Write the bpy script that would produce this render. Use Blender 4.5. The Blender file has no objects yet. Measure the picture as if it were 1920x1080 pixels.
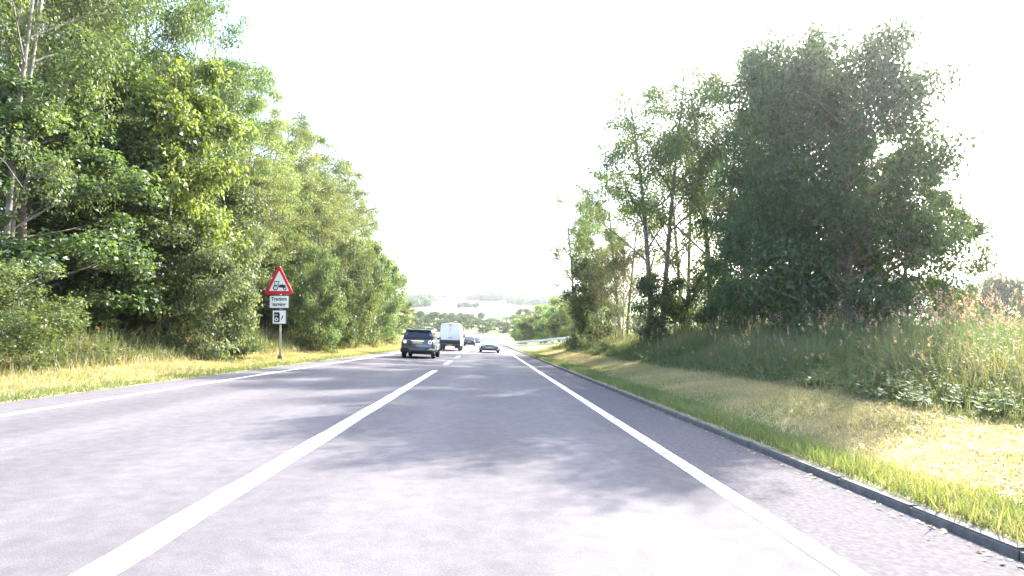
import bpy, bmesh, math, random
import numpy as np
from mathutils import Vector, Matrix

S = bpy.context.scene
C = S.collection
R = math.radians

# ------------------------------------------------------------------ camera, sky, sun, exposure
F = 1050.0                      # focal length in pixels of the 1920 px wide photograph
EYE = 1.25
cam_d = bpy.data.cameras.new('camera')
cam_d.sensor_width = 36.0
cam_d.lens = 36.0 * F / 1920.0
cam_d.clip_start = 0.05
cam_d.clip_end = 12000
cam = bpy.data.objects.new('camera', cam_d)
C.objects.link(cam)
cam.location = (0, 0, EYE)
cam.rotation_euler = (R(90 + 1.64), 0, -R(2.454))
S.camera = cam

SUN_AZ = 44.0                   # degrees to the right of the driving direction (+Y)
SUN_EL = 32.0
world = bpy.data.worlds.new('World')
S.world = world
world.use_nodes = True
wn = world.node_tree
bg = wn.nodes['Background']
sky = wn.nodes.new('ShaderNodeTexSky')
sky.sky_type = 'NISHITA'
sky.sun_disc = False
sky.sun_elevation = R(SUN_EL)
sky.sun_rotation = R(SUN_AZ)
sky.altitude = 50
sky.air_density = 1.0
sky.dust_density = 2.0
sky.ozone_density = 1.0
wn.links.new(sky.outputs[0], bg.inputs[0])
bg.inputs[1].default_value = 0.15

sd = bpy.data.lights.new('sun', 'SUN')
sd.energy = 4.0
sd.angle = R(0.5)
sd.color = (1.0, 0.955, 0.88)
sun = bpy.data.objects.new('sun', sd)
C.objects.link(sun)
dv = Vector((math.sin(R(SUN_AZ)) * math.cos(R(SUN_EL)), math.cos(R(SUN_AZ)) * math.cos(R(SUN_EL)), math.sin(R(SUN_EL))))
sun.rotation_euler = dv.to_track_quat('Z', 'Y').to_euler()
sun.location = dv * 100

S.view_settings.view_transform = 'Standard'
S.view_settings.look = 'None'
S.view_settings.exposure = 2.75
S.view_settings.gamma = 1.0
S.view_settings.use_curve_mapping = False
cy = S.cycles
cy.max_bounces = 6
cy.diffuse_bounces = 3
cy.glossy_bounces = 2
cy.transmission_bounces = 3
cy.transparent_max_bounces = 4
cy.volume_bounces = 0
cy.caustics_reflective = False
cy.caustics_refractive = False
cy.use_denoising = True

HAZE_DENSITY = 0.0004

rng = np.random.default_rng(7)
random.seed(7)

# ------------------------------------------------------------------ materials
def new_mat(name):
    m = bpy.data.materials.new(name)
    m.use_nodes = True
    nt = m.node_tree
    return m, nt, nt.nodes['Principled BSDF']

def plain(name, col, rough=0.6, metal=0.0, coat=0.0, spec=0.5, noise=0.0, scale=20.0):
    m, nt, p = new_mat(name)
    p.inputs['Base Color'].default_value = (*col, 1)
    p.inputs['Roughness'].default_value = rough
    p.inputs['Metallic'].default_value = metal
    p.inputs['Coat Weight'].default_value = coat
    p.inputs['Specular IOR Level'].default_value = spec
    if noise > 0:
        tc = nt.nodes.new('ShaderNodeTexCoord')
        n = nt.nodes.new('ShaderNodeTexNoise')
        n.inputs['Scale'].default_value = scale
        n.inputs['Detail'].default_value = 5
        nt.links.new(tc.outputs['Object'], n.inputs['Vector'])
        r = nt.nodes.new('ShaderNodeMapRange')
        r.inputs[1].default_value = 0.3; r.inputs[2].default_value = 0.7
        r.inputs[3].default_value = 1 - noise; r.inputs[4].default_value = 1 + noise
        nt.links.new(n.outputs[0], r.inputs[0])
        mx = nt.nodes.new('ShaderNodeVectorMath'); mx.operation = 'SCALE'
        mx.inputs[0].default_value = col
        nt.links.new(r.outputs[0], mx.inputs['Scale'])
        nt.links.new(mx.outputs[0], p.inputs['Base Color'])
    return m

def ramp_node(nt, stops):
    r = nt.nodes.new('ShaderNodeValToRGB')
    e = r.color_ramp.elements
    while len(e) > 1: e.remove(e[0])
    e[0].position = stops[0][0]; e[0].color = (*stops[0][1], 1)
    for p, c in stops[1:]:
        x = e.new(p); x.color = (*c, 1)
    return r

def leaf_mat(name, stops, trans=0.45, gloss=0.035, hue_var=0.02, val_var=0.2):
    """leaf colour follows the per-leaf 'tint' attribute; a little light passes through the leaf"""
    m = bpy.data.materials.new(name); m.use_nodes = True
    nt = m.node_tree; nt.nodes.clear()
    out = nt.nodes.new('ShaderNodeOutputMaterial')
    at = nt.nodes.new('ShaderNodeAttribute'); at.attribute_name = 'tint'
    rp = ramp_node(nt, stops)
    nt.links.new(at.outputs['Fac'], rp.inputs[0])
    oi = nt.nodes.new('ShaderNodeObjectInfo')
    hs = nt.nodes.new('ShaderNodeHueSaturation')
    mr = nt.nodes.new('ShaderNodeMapRange')
    mr.inputs[3].default_value = 0.5 - hue_var; mr.inputs[4].default_value = 0.5 + hue_var
    nt.links.new(oi.outputs['Random'], mr.inputs[0]); nt.links.new(mr.outputs[0], hs.inputs['Hue'])
    mv = nt.nodes.new('ShaderNodeMapRange')
    mv.inputs[3].default_value = 1 - val_var; mv.inputs[4].default_value = 1 + val_var
    nt.links.new(oi.outputs['Random'], mv.inputs[0]); nt.links.new(mv.outputs[0], hs.inputs['Value'])
    nt.links.new(rp.outputs[0], hs.inputs['Color'])
    d = nt.nodes.new('ShaderNodeBsdfDiffuse')
    t = nt.nodes.new('ShaderNodeBsdfTranslucent')
    g = nt.nodes.new('ShaderNodeBsdfGlossy'); g.inputs['Roughness'].default_value = 0.5
    g.inputs['Color'].default_value = (0.85, 0.9, 0.85, 1)
    nt.links.new(hs.outputs[0], d.inputs[0])
    # light that comes through is yellower
    mul = nt.nodes.new('ShaderNodeMix'); mul.data_type = 'RGBA'; mul.blend_type = 'MULTIPLY'
    mul.inputs[0].default_value = 1.0
    nt.links.new(hs.outputs[0], mul.inputs[6]); mul.inputs[7].default_value = (1.5, 1.5, 0.75, 1)
    nt.links.new(mul.outputs[2], t.inputs[0])
    m1 = nt.nodes.new('ShaderNodeMixShader'); m1.inputs[0].default_value = trans
    nt.links.new(d.outputs[0], m1.inputs[1]); nt.links.new(t.outputs[0], m1.inputs[2])
    m2 = nt.nodes.new('ShaderNodeMixShader'); m2.inputs[0].default_value = gloss
    nt.links.new(m1.outputs[0], m2.inputs[1]); nt.links.new(g.outputs[0], m2.inputs[2])
    nt.links.new(m2.outputs[0], out.inputs[0])
    return m

M = {}
M['leaf_syc'] = leaf_mat('sycamore_leaf', [(0, (.045, .068, .028)), (.6, (.078, .108, .040)), (1, (.15, .19, .07))])
M['leaf_lime'] = leaf_mat('fresh_leaf', [(0, (.07, .11, .025)), (.5, (.145, .185, .05)), (1, (.23, .27, .075))], trans=.5)
M['leaf_lacy'] = leaf_mat('birch_leaf', [(0, (.060, .085, .035)), (.6, (.105, .14, .05)), (1, (.17, .19, .075))])
M['leaf_dark'] = leaf_mat('dense_leaf', [(0, (.030, .055, .024)), (.6, (.052, .090, .036)), (1, (.09, .135, .05))], trans=.38)
M['leaf_larch'] = leaf_mat('larch_needle', [(0, (.085, .11, .048)), (.55, (.15, .18, .068)), (.88, (.20, .21, .085)), (1, (.24, .15, .10))])
M['leaf_hazel'] = leaf_mat('hazel_leaf', [(0, (.07, .10, .045)), (.5, (.15, .185, .09)), (1, (.26, .29, .16))])
M['leaf_dry'] = leaf_mat('dry_shrub_leaf', [(0, (.08, .09, .045)), (.5, (.15, .15, .08)), (1, (.26, .23, .13))])
M['leaf_far'] = leaf_mat('far_leaf', [(0, (.045, .068, .030)), (.6, (.085, .115, .045)), (1, (.14, .17, .065))], hue_var=.03, val_var=.3)
M['leaf_far_bright'] = leaf_mat('roadside_bush_leaf', [(0, (.07, .11, .04)), (.5, (.13, .18, .06)), (1, (.22, .26, .11))], trans=.5, hue_var=.03)
M['grass_tall'] = leaf_mat('tall_grass_blade', [(0, (.06, .085, .04)), (.35, (.11, .13, .06)), (.65, (.22, .20, .11)), (1, (.38, .31, .20))], trans=.4, gloss=.04, val_var=0, hue_var=0)
M['grass_cut'] = leaf_mat('mown_grass_blade', [(0, (.09, .125, .045)), (.35, (.16, .185, .07)), (.6, (.31, .255, .14)), (1, (.44, .35, .23))], trans=.4, gloss=.04, val_var=0, hue_var=0)
M['herb'] = leaf_mat('willowherb_plant', [(0, (.08, .12, .045)), (.45, (.16, .19, .08)), (.55, (.36, .21, .20)), (1, (.58, .34, .37))], trans=.4, gloss=.03, val_var=0, hue_var=0)
M['litter'] = leaf_mat('leaf_litter', [(0, (.10, .07, .035)), (.5, (.22, .17, .08)), (1, (.38, .33, .18))], trans=.1, gloss=.03, val_var=0, hue_var=0)
M['bark'] = plain('bark', (.15, .125, .10), .9, noise=.45, scale=6)
M['bark_pale'] = plain('pale_bark', (.17, .155, .13), .85, noise=.5, scale=4)
M['twig'] = plain('dry_twig', (.30, .25, .19), .9, noise=.3, scale=8)

# ------------------------------------------------------------------ mesh helpers
def np_mesh(name, verts, faces, mat=None, tint=None, smooth=False, k=None):
    """verts (n,3) array; faces (m,k) int array, every face with k corners"""
    verts = np.asarray(verts, dtype=np.float32); faces = np.asarray(faces, dtype=np.int32)
    me = bpy.data.meshes.new(name)
    nf, kk = faces.shape
    me.vertices.add(len(verts)); me.vertices.foreach_set('co', verts.ravel())
    me.loops.add(nf * kk); me.loops.foreach_set('vertex_index', faces.ravel())
    me.polygons.add(nf)
    me.polygons.foreach_set('loop_start', np.arange(0, nf * kk, kk, dtype=np.int32))
    if smooth: me.polygons.foreach_set('use_smooth', np.ones(nf, dtype=bool))
    if tint is not None:
        a = me.attributes.new('tint', 'FLOAT', 'FACE')
        a.data.foreach_set('value', np.asarray(tint, dtype=np.float32))
    me.update(calc_edges=True)
    if mat: me.materials.append(mat)
    return me

def link(name, me, parent=None, loc=None, kind=None, label=None, cat=None, group=None):
    o = bpy.data.objects.new(name, me)
    C.objects.link(o)
    if parent is not None: o.parent = parent
    if loc is not None: o.location = loc
    if kind: o['kind'] = kind
    if label: o['label'] = label
    if cat: o['category'] = cat
    if group: o['group'] = group
    return o

def thing(name, label, cat, loc=(0, 0, 0), rz=0.0, group=None):
    o = link(name, None, None, loc, None, label, cat, group)
    o.rotation_euler = (0, 0, rz)
    return o

class MB:
    """a growing mesh: boxes, tubes, discs, quads"""
    def __init__(self): self.v = []; self.f = []; self.m = []
    def add(self, vs, fs, mi=0):
        b = len(self.v); self.v += [tuple(x) for x in vs]; self.f += [tuple(b + i for i in f) for f in fs]; self.m += [mi] * len(fs)
    def box(self, x0, x1, y0, y1, z0, z1, mi=0):
        self.add([(x0, y0, z0), (x1, y0, z0), (x1, y1, z0), (x0, y1, z0), (x0, y0, z1), (x1, y0, z1), (x1, y1, z1), (x0, y1, z1)],
                 [(0, 3, 2, 1), (4, 5, 6, 7), (0, 1, 5, 4), (1, 2, 6, 5), (2, 3, 7, 6), (3, 0, 4, 7)], mi)
    def tube(self, pts, rads, n=8, cap=True, mi=0):
        vs = []; fs = []
        pts = [Vector(p) for p in pts]
        for i, p in enumerate(pts):
            a = pts[max(i - 1, 0)]; b = pts[min(i + 1, len(pts) - 1)]
            d = (b - a)
            d = d.normalized() if d.length > 1e-9 else Vector((0, 0, 1))
            u = d.orthogonal().normalized() if i == 0 else (lastu - d * lastu.dot(d)).normalized()
            lastu = u; w = d.cross(u)
            for k in range(n):
                t = 2 * math.pi * k / n
                vs.append(p + (u * math.cos(t) + w * math.sin(t)) * rads[i])
        for i in range(len(pts) - 1):
            for k in range(n):
                fs.append((i * n + k, i * n + (k + 1) % n, (i + 1) * n + (k + 1) % n, (i + 1) * n + k))
        if cap:
            fs.append(tuple(range(n - 1, -1, -1))); fs.append(tuple((len(pts) - 1) * n + k for k in range(n)))
        self.add(vs, fs, mi)
    def build(self, name, mats, parent=None, smooth=False, **kw):
        me = bpy.data.meshes.new(name)
        me.from_pydata(self.v, [], self.f)
        if not isinstance(mats, (list, tuple)): mats = [mats]
        for m in mats: me.materials.append(m)
        if len(mats) > 1: me.polygons.foreach_set('material_index', self.m)
        if smooth: me.polygons.foreach_set('use_smooth', [True] * len(self.f))
        me.update()
        return link(name, me, parent, **kw)

def smooth(a, b, x):
    t = np.clip((x - a) / (b - a), 0, 1)
    return t * t * (3 - 2 * t)

def vnoise(x, y, seed=0):
    """cheap smooth value noise for the terrain (numpy)"""
    x = np.asarray(x, float); y = np.asarray(y, float)
    xi = np.floor(x); yi = np.floor(y); xf = x - xi; yf = y - yi
    def h(a, b):
        s = np.sin(a * 127.1 + b * 311.7 + seed * 74.7) * 43758.5453
        return s - np.floor(s)
    u = xf * xf * (3 - 2 * xf); v = yf * yf * (3 - 2 * yf)
    return (h(xi, yi) * (1 - u) * (1 - v) + h(xi + 1, yi) * u * (1 - v) + h(xi, yi + 1) * (1 - u) * v + h(xi + 1, yi + 1) * u * v) * 2 - 1

# ------------------------------------------------------------------ the lie of the land
def road_cx(y):                 # the road bends left beyond 120 m
    y = np.asarray(y, float)
    return -np.where(y > 120, (y - 120) ** 2 / 700.0, 0)

def road_cz(y):                 # level of the road's crown line: 6.2 % downhill, then levelling
    y = np.asarray(y, float)
    t = np.clip(y, None, 130)
    z = -0.062 * t
    z = z - np.where(y > 130, 0.062 * 40 * (1 - np.exp(-(y - 130) / 40.0)), 0)
    return z

TILT = 0.042
X_L, X_R = -7.3, 3.3            # outer edges of the tarmac
X_RAIL = 5.5
def road_z(x, y):
    return road_cz(y) - TILT * (np.asarray(x, float) - road_cx(y))

def ground_z(x, y):
    x = np.asarray(x, float); y = np.asarray(y, float)
    u = x - road_cx(y)
    base = road_cz(y) - TILT * np.clip(u, X_L - 1, X_R + 1)
    near = 1 - smooth(70, 150, y)
    b = vnoise(x / 2.3, y / 2.3, 1) * .06 + vnoise(x / .7, y / .7, 2) * .02
    # left verge and bank
    l = smooth(7.3, 10.5, -u) * .22 + smooth(9.5, 15, -u) * (0.5 + 1.0 * near) + smooth(16, 40, -u) * 1.5
    # right verge and bank
    r = np.where(u > 3.38, .075, 0) + smooth(3.6, 6.6, u) * .34 * near + smooth(6.0, 11.5, u) * (.62 * near) \
        - smooth(18, 60, u) * (6.5 * near + 1.0) - smooth(6.5, 18, u) * (1 - near) * 1.5
    inside = (u > X_L) & (u < 3.38)
    z = base + l + r + np.where(inside, -.10, b * smooth(0.0, 1.0, np.maximum(X_L - u, u - X_R)))
    # the valley and the hills across it
    far = smooth(160, 330, y)
    valley = -10.7 + vnoise(x / 90., y / 90., 3) * .5
    hill = smooth(350, 1250, y) * 31 + smooth(1300, 2900, y) * 32 \
        + smooth(500, 2200, y) * vnoise(x / 420., y / 600., 4) * 9 \
        + smooth(400, 1700, x) * smooth(250, 1500, y) * 85
    z = z * (1 - far) + (valley + hill) * far
    return z

def px_x(px, y):                # world x of a point seen in photograph column px at distance y
    return (px - 915.0) / F * y

def geo_spacing():
    xs = list(np.arange(-22, -8, .35)) + [-8, -7.7, -7.5, -7.32, -7.28, -5, -2, 0, 2, 3.2, 3.36, 3.41, 3.5, 3.8] + list(np.arange(4.1, 22, .35))
    x = 22.5; 
    right = []
    while x < 3000: right.append(x); x += max(1.0, (x - 20) * .10)
    left = [-r for r in right]
    return np.array(sorted(left + xs + right))

# ------------------------------------------------------------------ ground material
def ground_material():
    m, nt, p = new_mat('ground_soil_and_grass')
    geo = nt.nodes.new('ShaderNodeNewGeometry')
    n1 = nt.nodes.new('ShaderNodeTexNoise'); n1.inputs['Scale'].default_value = .9; n1.inputs['Detail'].default_value = 8
    n2 = nt.nodes.new('ShaderNodeTexNoise'); n2.inputs['Scale'].default_value = 14; n2.inputs['Detail'].default_value = 6
    nt.links.new(geo.outputs['Position'], n1.inputs['Vector']); nt.links.new(geo.outputs['Position'], n2.inputs['Vector'])
    add = nt.nodes.new('ShaderNodeMath'); add.operation = 'MULTIPLY_ADD'; add.inputs[1].default_value = .45
    nt.links.new(n2.outputs[0], add.inputs[0]); nt.links.new(n1.outputs[0], add.inputs[2])
    near = ramp_node(nt, [(.45, (.11, .12, .045)), (.65, (.25, .22, .10)), (.85, (.38, .32, .17))])
    nt.links.new(add.outputs[0], near.inputs[0])
    # fields across the valley: patches of pasture, hay and stubble
    vor = nt.nodes.new('ShaderNodeTexVoronoi'); vor.inputs['Scale'].default_value = .0052
    nt.links.new(geo.outputs['Position'], vor.inputs['Vector'])
    fld = ramp_node(nt, [(0, (.16, .24, .08)), (.35, (.24, .30, .11)), (.55, (.42, .38, .20)), (.75, (.20, .27, .09)), (1, (.50, .44, .26))])
    sep = nt.nodes.new('ShaderNodeSeparateColor'); nt.links.new(vor.outputs['Color'], sep.inputs[0])
    nt.links.new(sep.outputs[0], fld.inputs[0])
    sp = nt.nodes.new('ShaderNodeSeparateXYZ'); nt.links.new(geo.outputs['Position'], sp.inputs[0])
    mr = nt.nodes.new('ShaderNodeMapRange'); mr.inputs[1].default_value = 120; mr.inputs[2].default_value = 230
    nt.links.new(sp.outputs['Y'], mr.inputs[0])
    mx = nt.nodes.new('ShaderNodeMix'); mx.data_type = 'RGBA'
    nt.links.new(mr.outputs[0], mx.inputs[0]); nt.links.new(near.outputs[0], mx.inputs[6]); nt.links.new(fld.outputs[0], mx.inputs[7])
    nt.links.new(mx.outputs[2], p.inputs['Base Color'])
    p.inputs['Roughness'].default_value = 1.0; p.inputs['Specular IOR Level'].default_value = .1
    bp = nt.nodes.new('ShaderNodeBump'); bp.inputs['Strength'].default_value = .6; bp.inputs['Distance'].default_value = .05
    nt.links.new(n2.outputs[0], bp.inputs['Height']); nt.links.new(bp.outputs[0], p.inputs['Normal'])
    return m

ys = list(np.arange(-25, 60, .5)) + list(np.arange(60, 180, 1.5))
y = 181.0
while y < 4200: ys.append(y); y += max(2.5, (y - 160) * .045)
xs = geo_spacing(); ys = np.array(ys)
XX, YY = np.meshgrid(xs, ys)
XX = XX + road_cx(YY) * (np.abs(XX) < 400)
ZZ = ground_z(XX, YY)
V = np.stack([XX, YY, ZZ], -1).reshape(-1, 3)
nx = len(xs); ny = len(ys)
i = (np.arange(ny - 1)[:, None] * nx + np.arange(nx - 1)[None, :]).ravel()
Fc = np.stack([i, i + 1, i + nx + 1, i + nx], -1)
link('ground', np_mesh('ground', V, Fc, ground_material(), smooth=True), kind='structure')

# ------------------------------------------------------------------ road
def asphalt():
    m, nt, p = new_mat('worn_asphalt')
    geo = nt.nodes.new('ShaderNodeNewGeometry')
    def noise(scale, det=4, vec=None):
        n = nt.nodes.new('ShaderNodeTexNoise'); n.inputs['Scale'].default_value = scale; n.inputs['Detail'].default_value = det
        nt.links.new(vec or geo.outputs['Position'], n.inputs['Vector']); return n
    fine = noise(90, 3); mid = noise(7, 5); 
    mp = nt.nodes.new('ShaderNodeMapping'); mp.inputs['Scale'].default_value = (1.3, .05, 1)
    nt.links.new(geo.outputs['Position'], mp.inputs['Vector'])
    streak = noise(1.0, 4, mp.outputs[0])
    r1 = ramp_node(nt, [(.25, (.092, .083, .090)), (.5, (.108, .098, .105)), (.72, (.130, .119, .127))])
    nt.links.new(fine.outputs[0], r1.inputs[0])
    def mul(a_out, n, lo, hi, f0=.3, f1=.7):
        mr = nt.nodes.new('ShaderNodeMapRange'); mr.inputs[1].default_value = f0; mr.inputs[2].default_value = f1
        mr.inputs[3].default_value = lo; mr.inputs[4].default_value = hi
        nt.links.new(n.outputs[0], mr.inputs[0])
        s = nt.nodes.new('ShaderNodeVectorMath'); s.operation = 'SCALE'
        nt.links.new(a_out, s.inputs[0]); nt.links.new(mr.outputs[0], s.inputs['Scale'])
        return s.outputs[0]
    c = mul(r1.outputs[0], mid, .86, 1.12)
    c = mul(c, streak, .90, 1.08)
    # tyre-polished tracks run along each lane
    sp = nt.nodes.new('ShaderNodeSeparateXYZ'); nt.links.new(geo.outputs['Position'], sp.inputs[0])
    m1 = nt.nodes.new('ShaderNodeMath'); m1.operation = 'MULTIPLY'; m1.inputs[1].default_value = 3.35
    nt.links.new(sp.outputs['X'], m1.inputs[0])
    m2 = nt.nodes.new('ShaderNodeMath'); m2.operation = 'COSINE'; nt.links.new(m1.outputs[0], m2.inputs[0])
    mr = nt.nodes.new('ShaderNodeMapRange'); mr.inputs[1].default_value = -1; mr.inputs[2].default_value = 1
    mr.inputs[3].default_value = 1.06; mr.inputs[4].default_value = .90
    nt.links.new(m2.outputs[0], mr.inputs[0])
    s_ = nt.nodes.new('ShaderNodeVectorMath'); s_.operation = 'SCALE'; nt.links.new(c, s_.inputs[0]); nt.links.new(mr.outputs[0], s_.inputs['Scale'])
    big = noise(.45, 6)
    c = mul(s_.outputs[0], big, .93, 1.06)
    # tar-dark cracks and joints
    vo = nt.nodes.new('ShaderNodeTexVoronoi'); vo.feature = 'DISTANCE_TO_EDGE'; vo.inputs['Scale'].default_value = .33
    wob = noise(2.0, 5); vm = nt.nodes.new('ShaderNodeVectorMath'); vm.operation = 'MULTIPLY_ADD'; vm.inputs[1].default_value = (.9, .9, .9)
    nt.links.new(wob.outputs['Color'], vm.inputs[0]); nt.links.new(geo.outputs['Position'], vm.inputs[2]); nt.links.new(vm.outputs[0], vo.inputs['Vector'])
    cr = nt.nodes.new('ShaderNodeMapRange'); cr.inputs[1].default_value = 0; cr.inputs[2].default_value = .006; cr.inputs[3].default_value = .93; cr.inputs[4].default_value = 1
    nt.links.new(vo.outputs[0], cr.inputs[0])
    s2 = nt.nodes.new('ShaderNodeVectorMath'); s2.operation = 'SCALE'; nt.links.new(c, s2.inputs[0]); nt.links.new(cr.outputs[0], s2.inputs['Scale'])
    c = s2.outputs[0]
    nt.links.new(c, p.inputs['Base Color'])
    p.inputs['Roughness'].default_value = .85
    p.inputs['Specular IOR Level'].default_value = .2
    bp = nt.nodes.new('ShaderNodeBump'); bp.inputs['Strength'].default_value = .35; bp.inputs['Distance'].default_value = .006
    nt.links.new(fine.outputs[0], bp.inputs['Height']); nt.links.new(bp.outputs[0], p.inputs['Normal'])
    return m
M['asphalt'] = asphalt()
M['asphalt_edge'] = plain('dusty_edge_asphalt', (.098, .089, .094), .95, spec=.1, noise=.25, scale=25)

def paint_mat():
    m, nt, p = new_mat('worn_white_paint')
    geo = nt.nodes.new('ShaderNodeNewGeometry')
    n = nt.nodes.new('ShaderNodeTexNoise'); n.inputs['Scale'].default_value = 14; n.inputs['Detail'].default_value = 9
    nt.links.new(geo.outputs['Position'], n.inputs['Vector'])
    r = ramp_node(nt, [(.36, (.16, .16, .17)), (.46, (.48, .48, .48)), (.60, (.72, .72, .71))])
    nt.links.new(n.outputs[0], r.inputs[0]); nt.links.new(r.outputs[0], p.inputs['Base Color'])
    p.inputs['Roughness'].default_value = .6
    return m
M['paint'] = paint_mat()

def ribbon(x0, x1, ya, yb, dz, step=2.0, wob=0.0):
    n = max(2, int(math.ceil((yb - ya) / step)) + 1)
    yy = np.linspace(ya, yb, n); cx = road_cx(yy)
    nxs = max(2, int(abs(x1 - x0) / 1.5) + 1)
    xr = np.linspace(x0, x1, nxs)
    X = cx[:, None] + xr[None, :]
    if wob:
        w = (rng.random(n) - .5) * wob
        X[:, 0] += w; X[:, -1] += (rng.random(n) - .5) * wob
    Y = np.repeat(yy[:, None], nxs, 1)
    Z = road_z(X, Y) + dz
    v = np.stack([X, Y, Z], -1).reshape(-1, 3)
    i = (np.arange(n - 1)[:, None] * nxs + np.arange(nxs - 1)[None, :]).ravel()
    return v, np.stack([i, i + 1, i + nxs + 1, i + nxs], -1)

v, f = ribbon(X_L, X_R, -25, 300, 0)
road = link('road', np_mesh('road', v, f, M['asphalt'], smooth=True), kind='structure')
v, f = ribbon(2.155, X_R, -25, 180, .004)
link('hard_strip', np_mesh('hard_strip', v, f, M['asphalt_edge'], smooth=True), road)
v, f = ribbon(1.98, 2.155, -20, 200, .004, 1.0, 0)
link('edge_line', np_mesh('edge_line', v, f, M['paint']), road)
v, f = ribbon(-6.42, -6.26, -20, 200, .004, 1.0, .03)
link('edge_line', np_mesh('edge_line', v, f, M['paint']), road)
for ya, yb in [(-14, -3), (-1.0, 21.0)] + [(26.0 + 9 * q, 30.0 + 9 * q) for q in range(16)]:
    v, f = ribbon(-2.07, -1.85, ya, yb, .004, .6, .02)
    link('lane_line', np_mesh('lane_line', v, f, M['paint']), road)

# kerb: one stone after another
M['kerb'] = plain('kerb_concrete', (.11, .102, .096), .9, noise=.35, scale=12)
M['kerb_far'] = M['kerb']
kerb = thing('kerb', 'low grey concrete kerb along the right edge of the road', 'kerb', (0, 0, 0))
def kerb_stone_mesh():
    bm = bmesh.new()
    bmesh.ops.create_cube(bm, size=1.0)
    for w in bm.verts:
        w.co.x *= .125; w.co.y *= .905; w.co.z *= .26
        if w.co.z > 0 and w.co.x < 0: w.co.x += .02
    bmesh.ops.bevel(bm, geom=[e for e in bm.edges if e.verts[0].co.z > 0 and e.verts[1].co.z > 0], offset=.014, segments=2, affect='EDGES')
    me = bpy.data.meshes.new('kerb_stone'); bm.to_mesh(me); bm.free(); me.materials.append(M['kerb']); return me
kme = kerb_stone_mesh()
ky = -3.0
n = 0
while ky < 62:
    o = link('kerb_stone', kme, kerb)
    z0 = float(road_z(3.36, ky)); z1 = float(road_z(3.36, ky + .915))
    o.location = (3.365 + random.uniform(-.006, .006), ky + .4575, (z0 + z1) / 2 - .06 + random.uniform(-.002, .002))
    o.rotation_euler = (-math.atan(.062) + random.uniform(-.002, .002), random.uniform(-.01, .01), random.uniform(-.002, .002))
    ky += .915; n += 1
mb = MB()
while ky < 200:
    xa = 3.365 + float(road_cx(ky)); xb = 3.365 + float(road_cx(ky + 2))
    za = float(road_z(xa, ky)); zb = float(road_z(xb, ky + 2))
    mb.add([(xa - .05, ky, za - .1), (xa + .06, ky, za - .1), (xb + .06, ky + 2, zb - .1), (xb - .05, ky + 2, zb - .1),
            (xa - .05, ky, za + .1), (xa + .06, ky, za + .1), (xb + .06, ky + 2, zb + .1), (xb - .05, ky + 2, zb + .1)],
           [(4, 5, 6, 7), (0, 1, 5, 4), (1, 2, 6, 5), (2, 3, 7, 6), (3, 0, 4, 7)])
    ky += 2.0
o = mb.build('distant_kerb_run', M['kerb'], kerb); o['kind'] = 'stuff'

# ------------------------------------------------------------------ grass and herbs
def blades(n, xr, yr, h, w, tintf, lean=.35, seg=1, dens=None, rnd=rng, hf=None):
    """n blades spread over xr (offset from the road) x yr; nearer ground gets more"""
    t = rnd.random(n)
    y = yr[0] + (yr[1] - yr[0]) * t ** (dens or 1.0)
    u = xr[0] + (xr[1] - xr[0]) * rnd.random(n)
    x = u + road_cx(y)
    z = ground_z(x, y)
    hh = h[0] + (h[1] - h[0]) * rnd.random(n) ** 1.4
    if hf is not None: hh = hh * hf(u, y)
    ww = w * (.6 + .8 * rnd.random(n)) * (1 + y / 25.0 * .8)
    a = rnd.random(n) * 2 * np.pi
    la = rnd.random(n) * 2 * np.pi; lm = rnd.normal(0, lean, n)
    dx, dy = np.cos(a) * ww / 2, np.sin(a) * ww / 2
    lx, ly = np.cos(la) * lm * hh, np.sin(la) * lm * hh
    tint = tintf(u, y, rnd.random(n))
    if seg == 1:
        v = np.empty((n, 3, 3)); v[:, 0] = np.stack([x - dx, y - dy, z - .02], -1); v[:, 1] = np.stack([x + dx, y + dy, z - .02], -1)
        v[:, 2] = np.stack([x + lx, y + ly, z + hh], -1)
        f = np.arange(n * 3).reshape(n, 3)
        return v.reshape(-1, 3), f, tint
    v = np.empty((n, 5, 3))
    v[:, 0] = np.stack([x - dx, y - dy, z - .02], -1); v[:, 1] = np.stack([x + dx, y + dy, z - .02], -1)
    v[:, 2] = np.stack([x + lx * .4 + dx * .8, y + ly * .4 + dy * .8, z + hh * .6], -1)
    v[:, 3] = np.stack([x + lx * .4 - dx * .8, y + ly * .4 - dy * .8, z + hh * .6], -1)
    v[:, 4] = np.stack([x + lx, y + ly, z + hh * .97], -1)
    b = (np.arange(n) * 5)[:, None]
    f = np.concatenate([b + np.array([[0, 1, 2]]), b + np.array([[0, 2, 3]]), b + np.array([[3, 2, 4]])], 1).reshape(-1, 3)
    return v.reshape(-1, 3), f, np.repeat(tint, 3)

def patch(u, y, s, seed):
    return vnoise(u / s, y / s, seed) * .5 + .5

def tint_cut_r(u, y, r):
    lush = 1 - smooth(.55, 1.15, (u - 3.45) - .7 * (patch(u, y, 1.3, 5) - .3))
    return np.clip(.66 - .45 * lush + .40 * (r - .5) + .55 * (patch(u, y, .8, 6) - .5) + .3 * (patch(u, y, 2.7, 16) - .5), 0, 1)
def tint_cut_l(u, y, r):
    d = -u - 7.3
    lush = 1 - smooth(.3, .9, d)
    return np.clip(.62 - .35 * lush + .3 * (r - .5) + .4 * (patch(u, y, 1.1, 8) - .5), 0, 1)
def tint_tall(u, y, r):
    return np.clip(.42 + .55 * (r - .5) + .6 * (patch(u, y, 1.6, 9) - .5), 0, 1)

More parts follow.
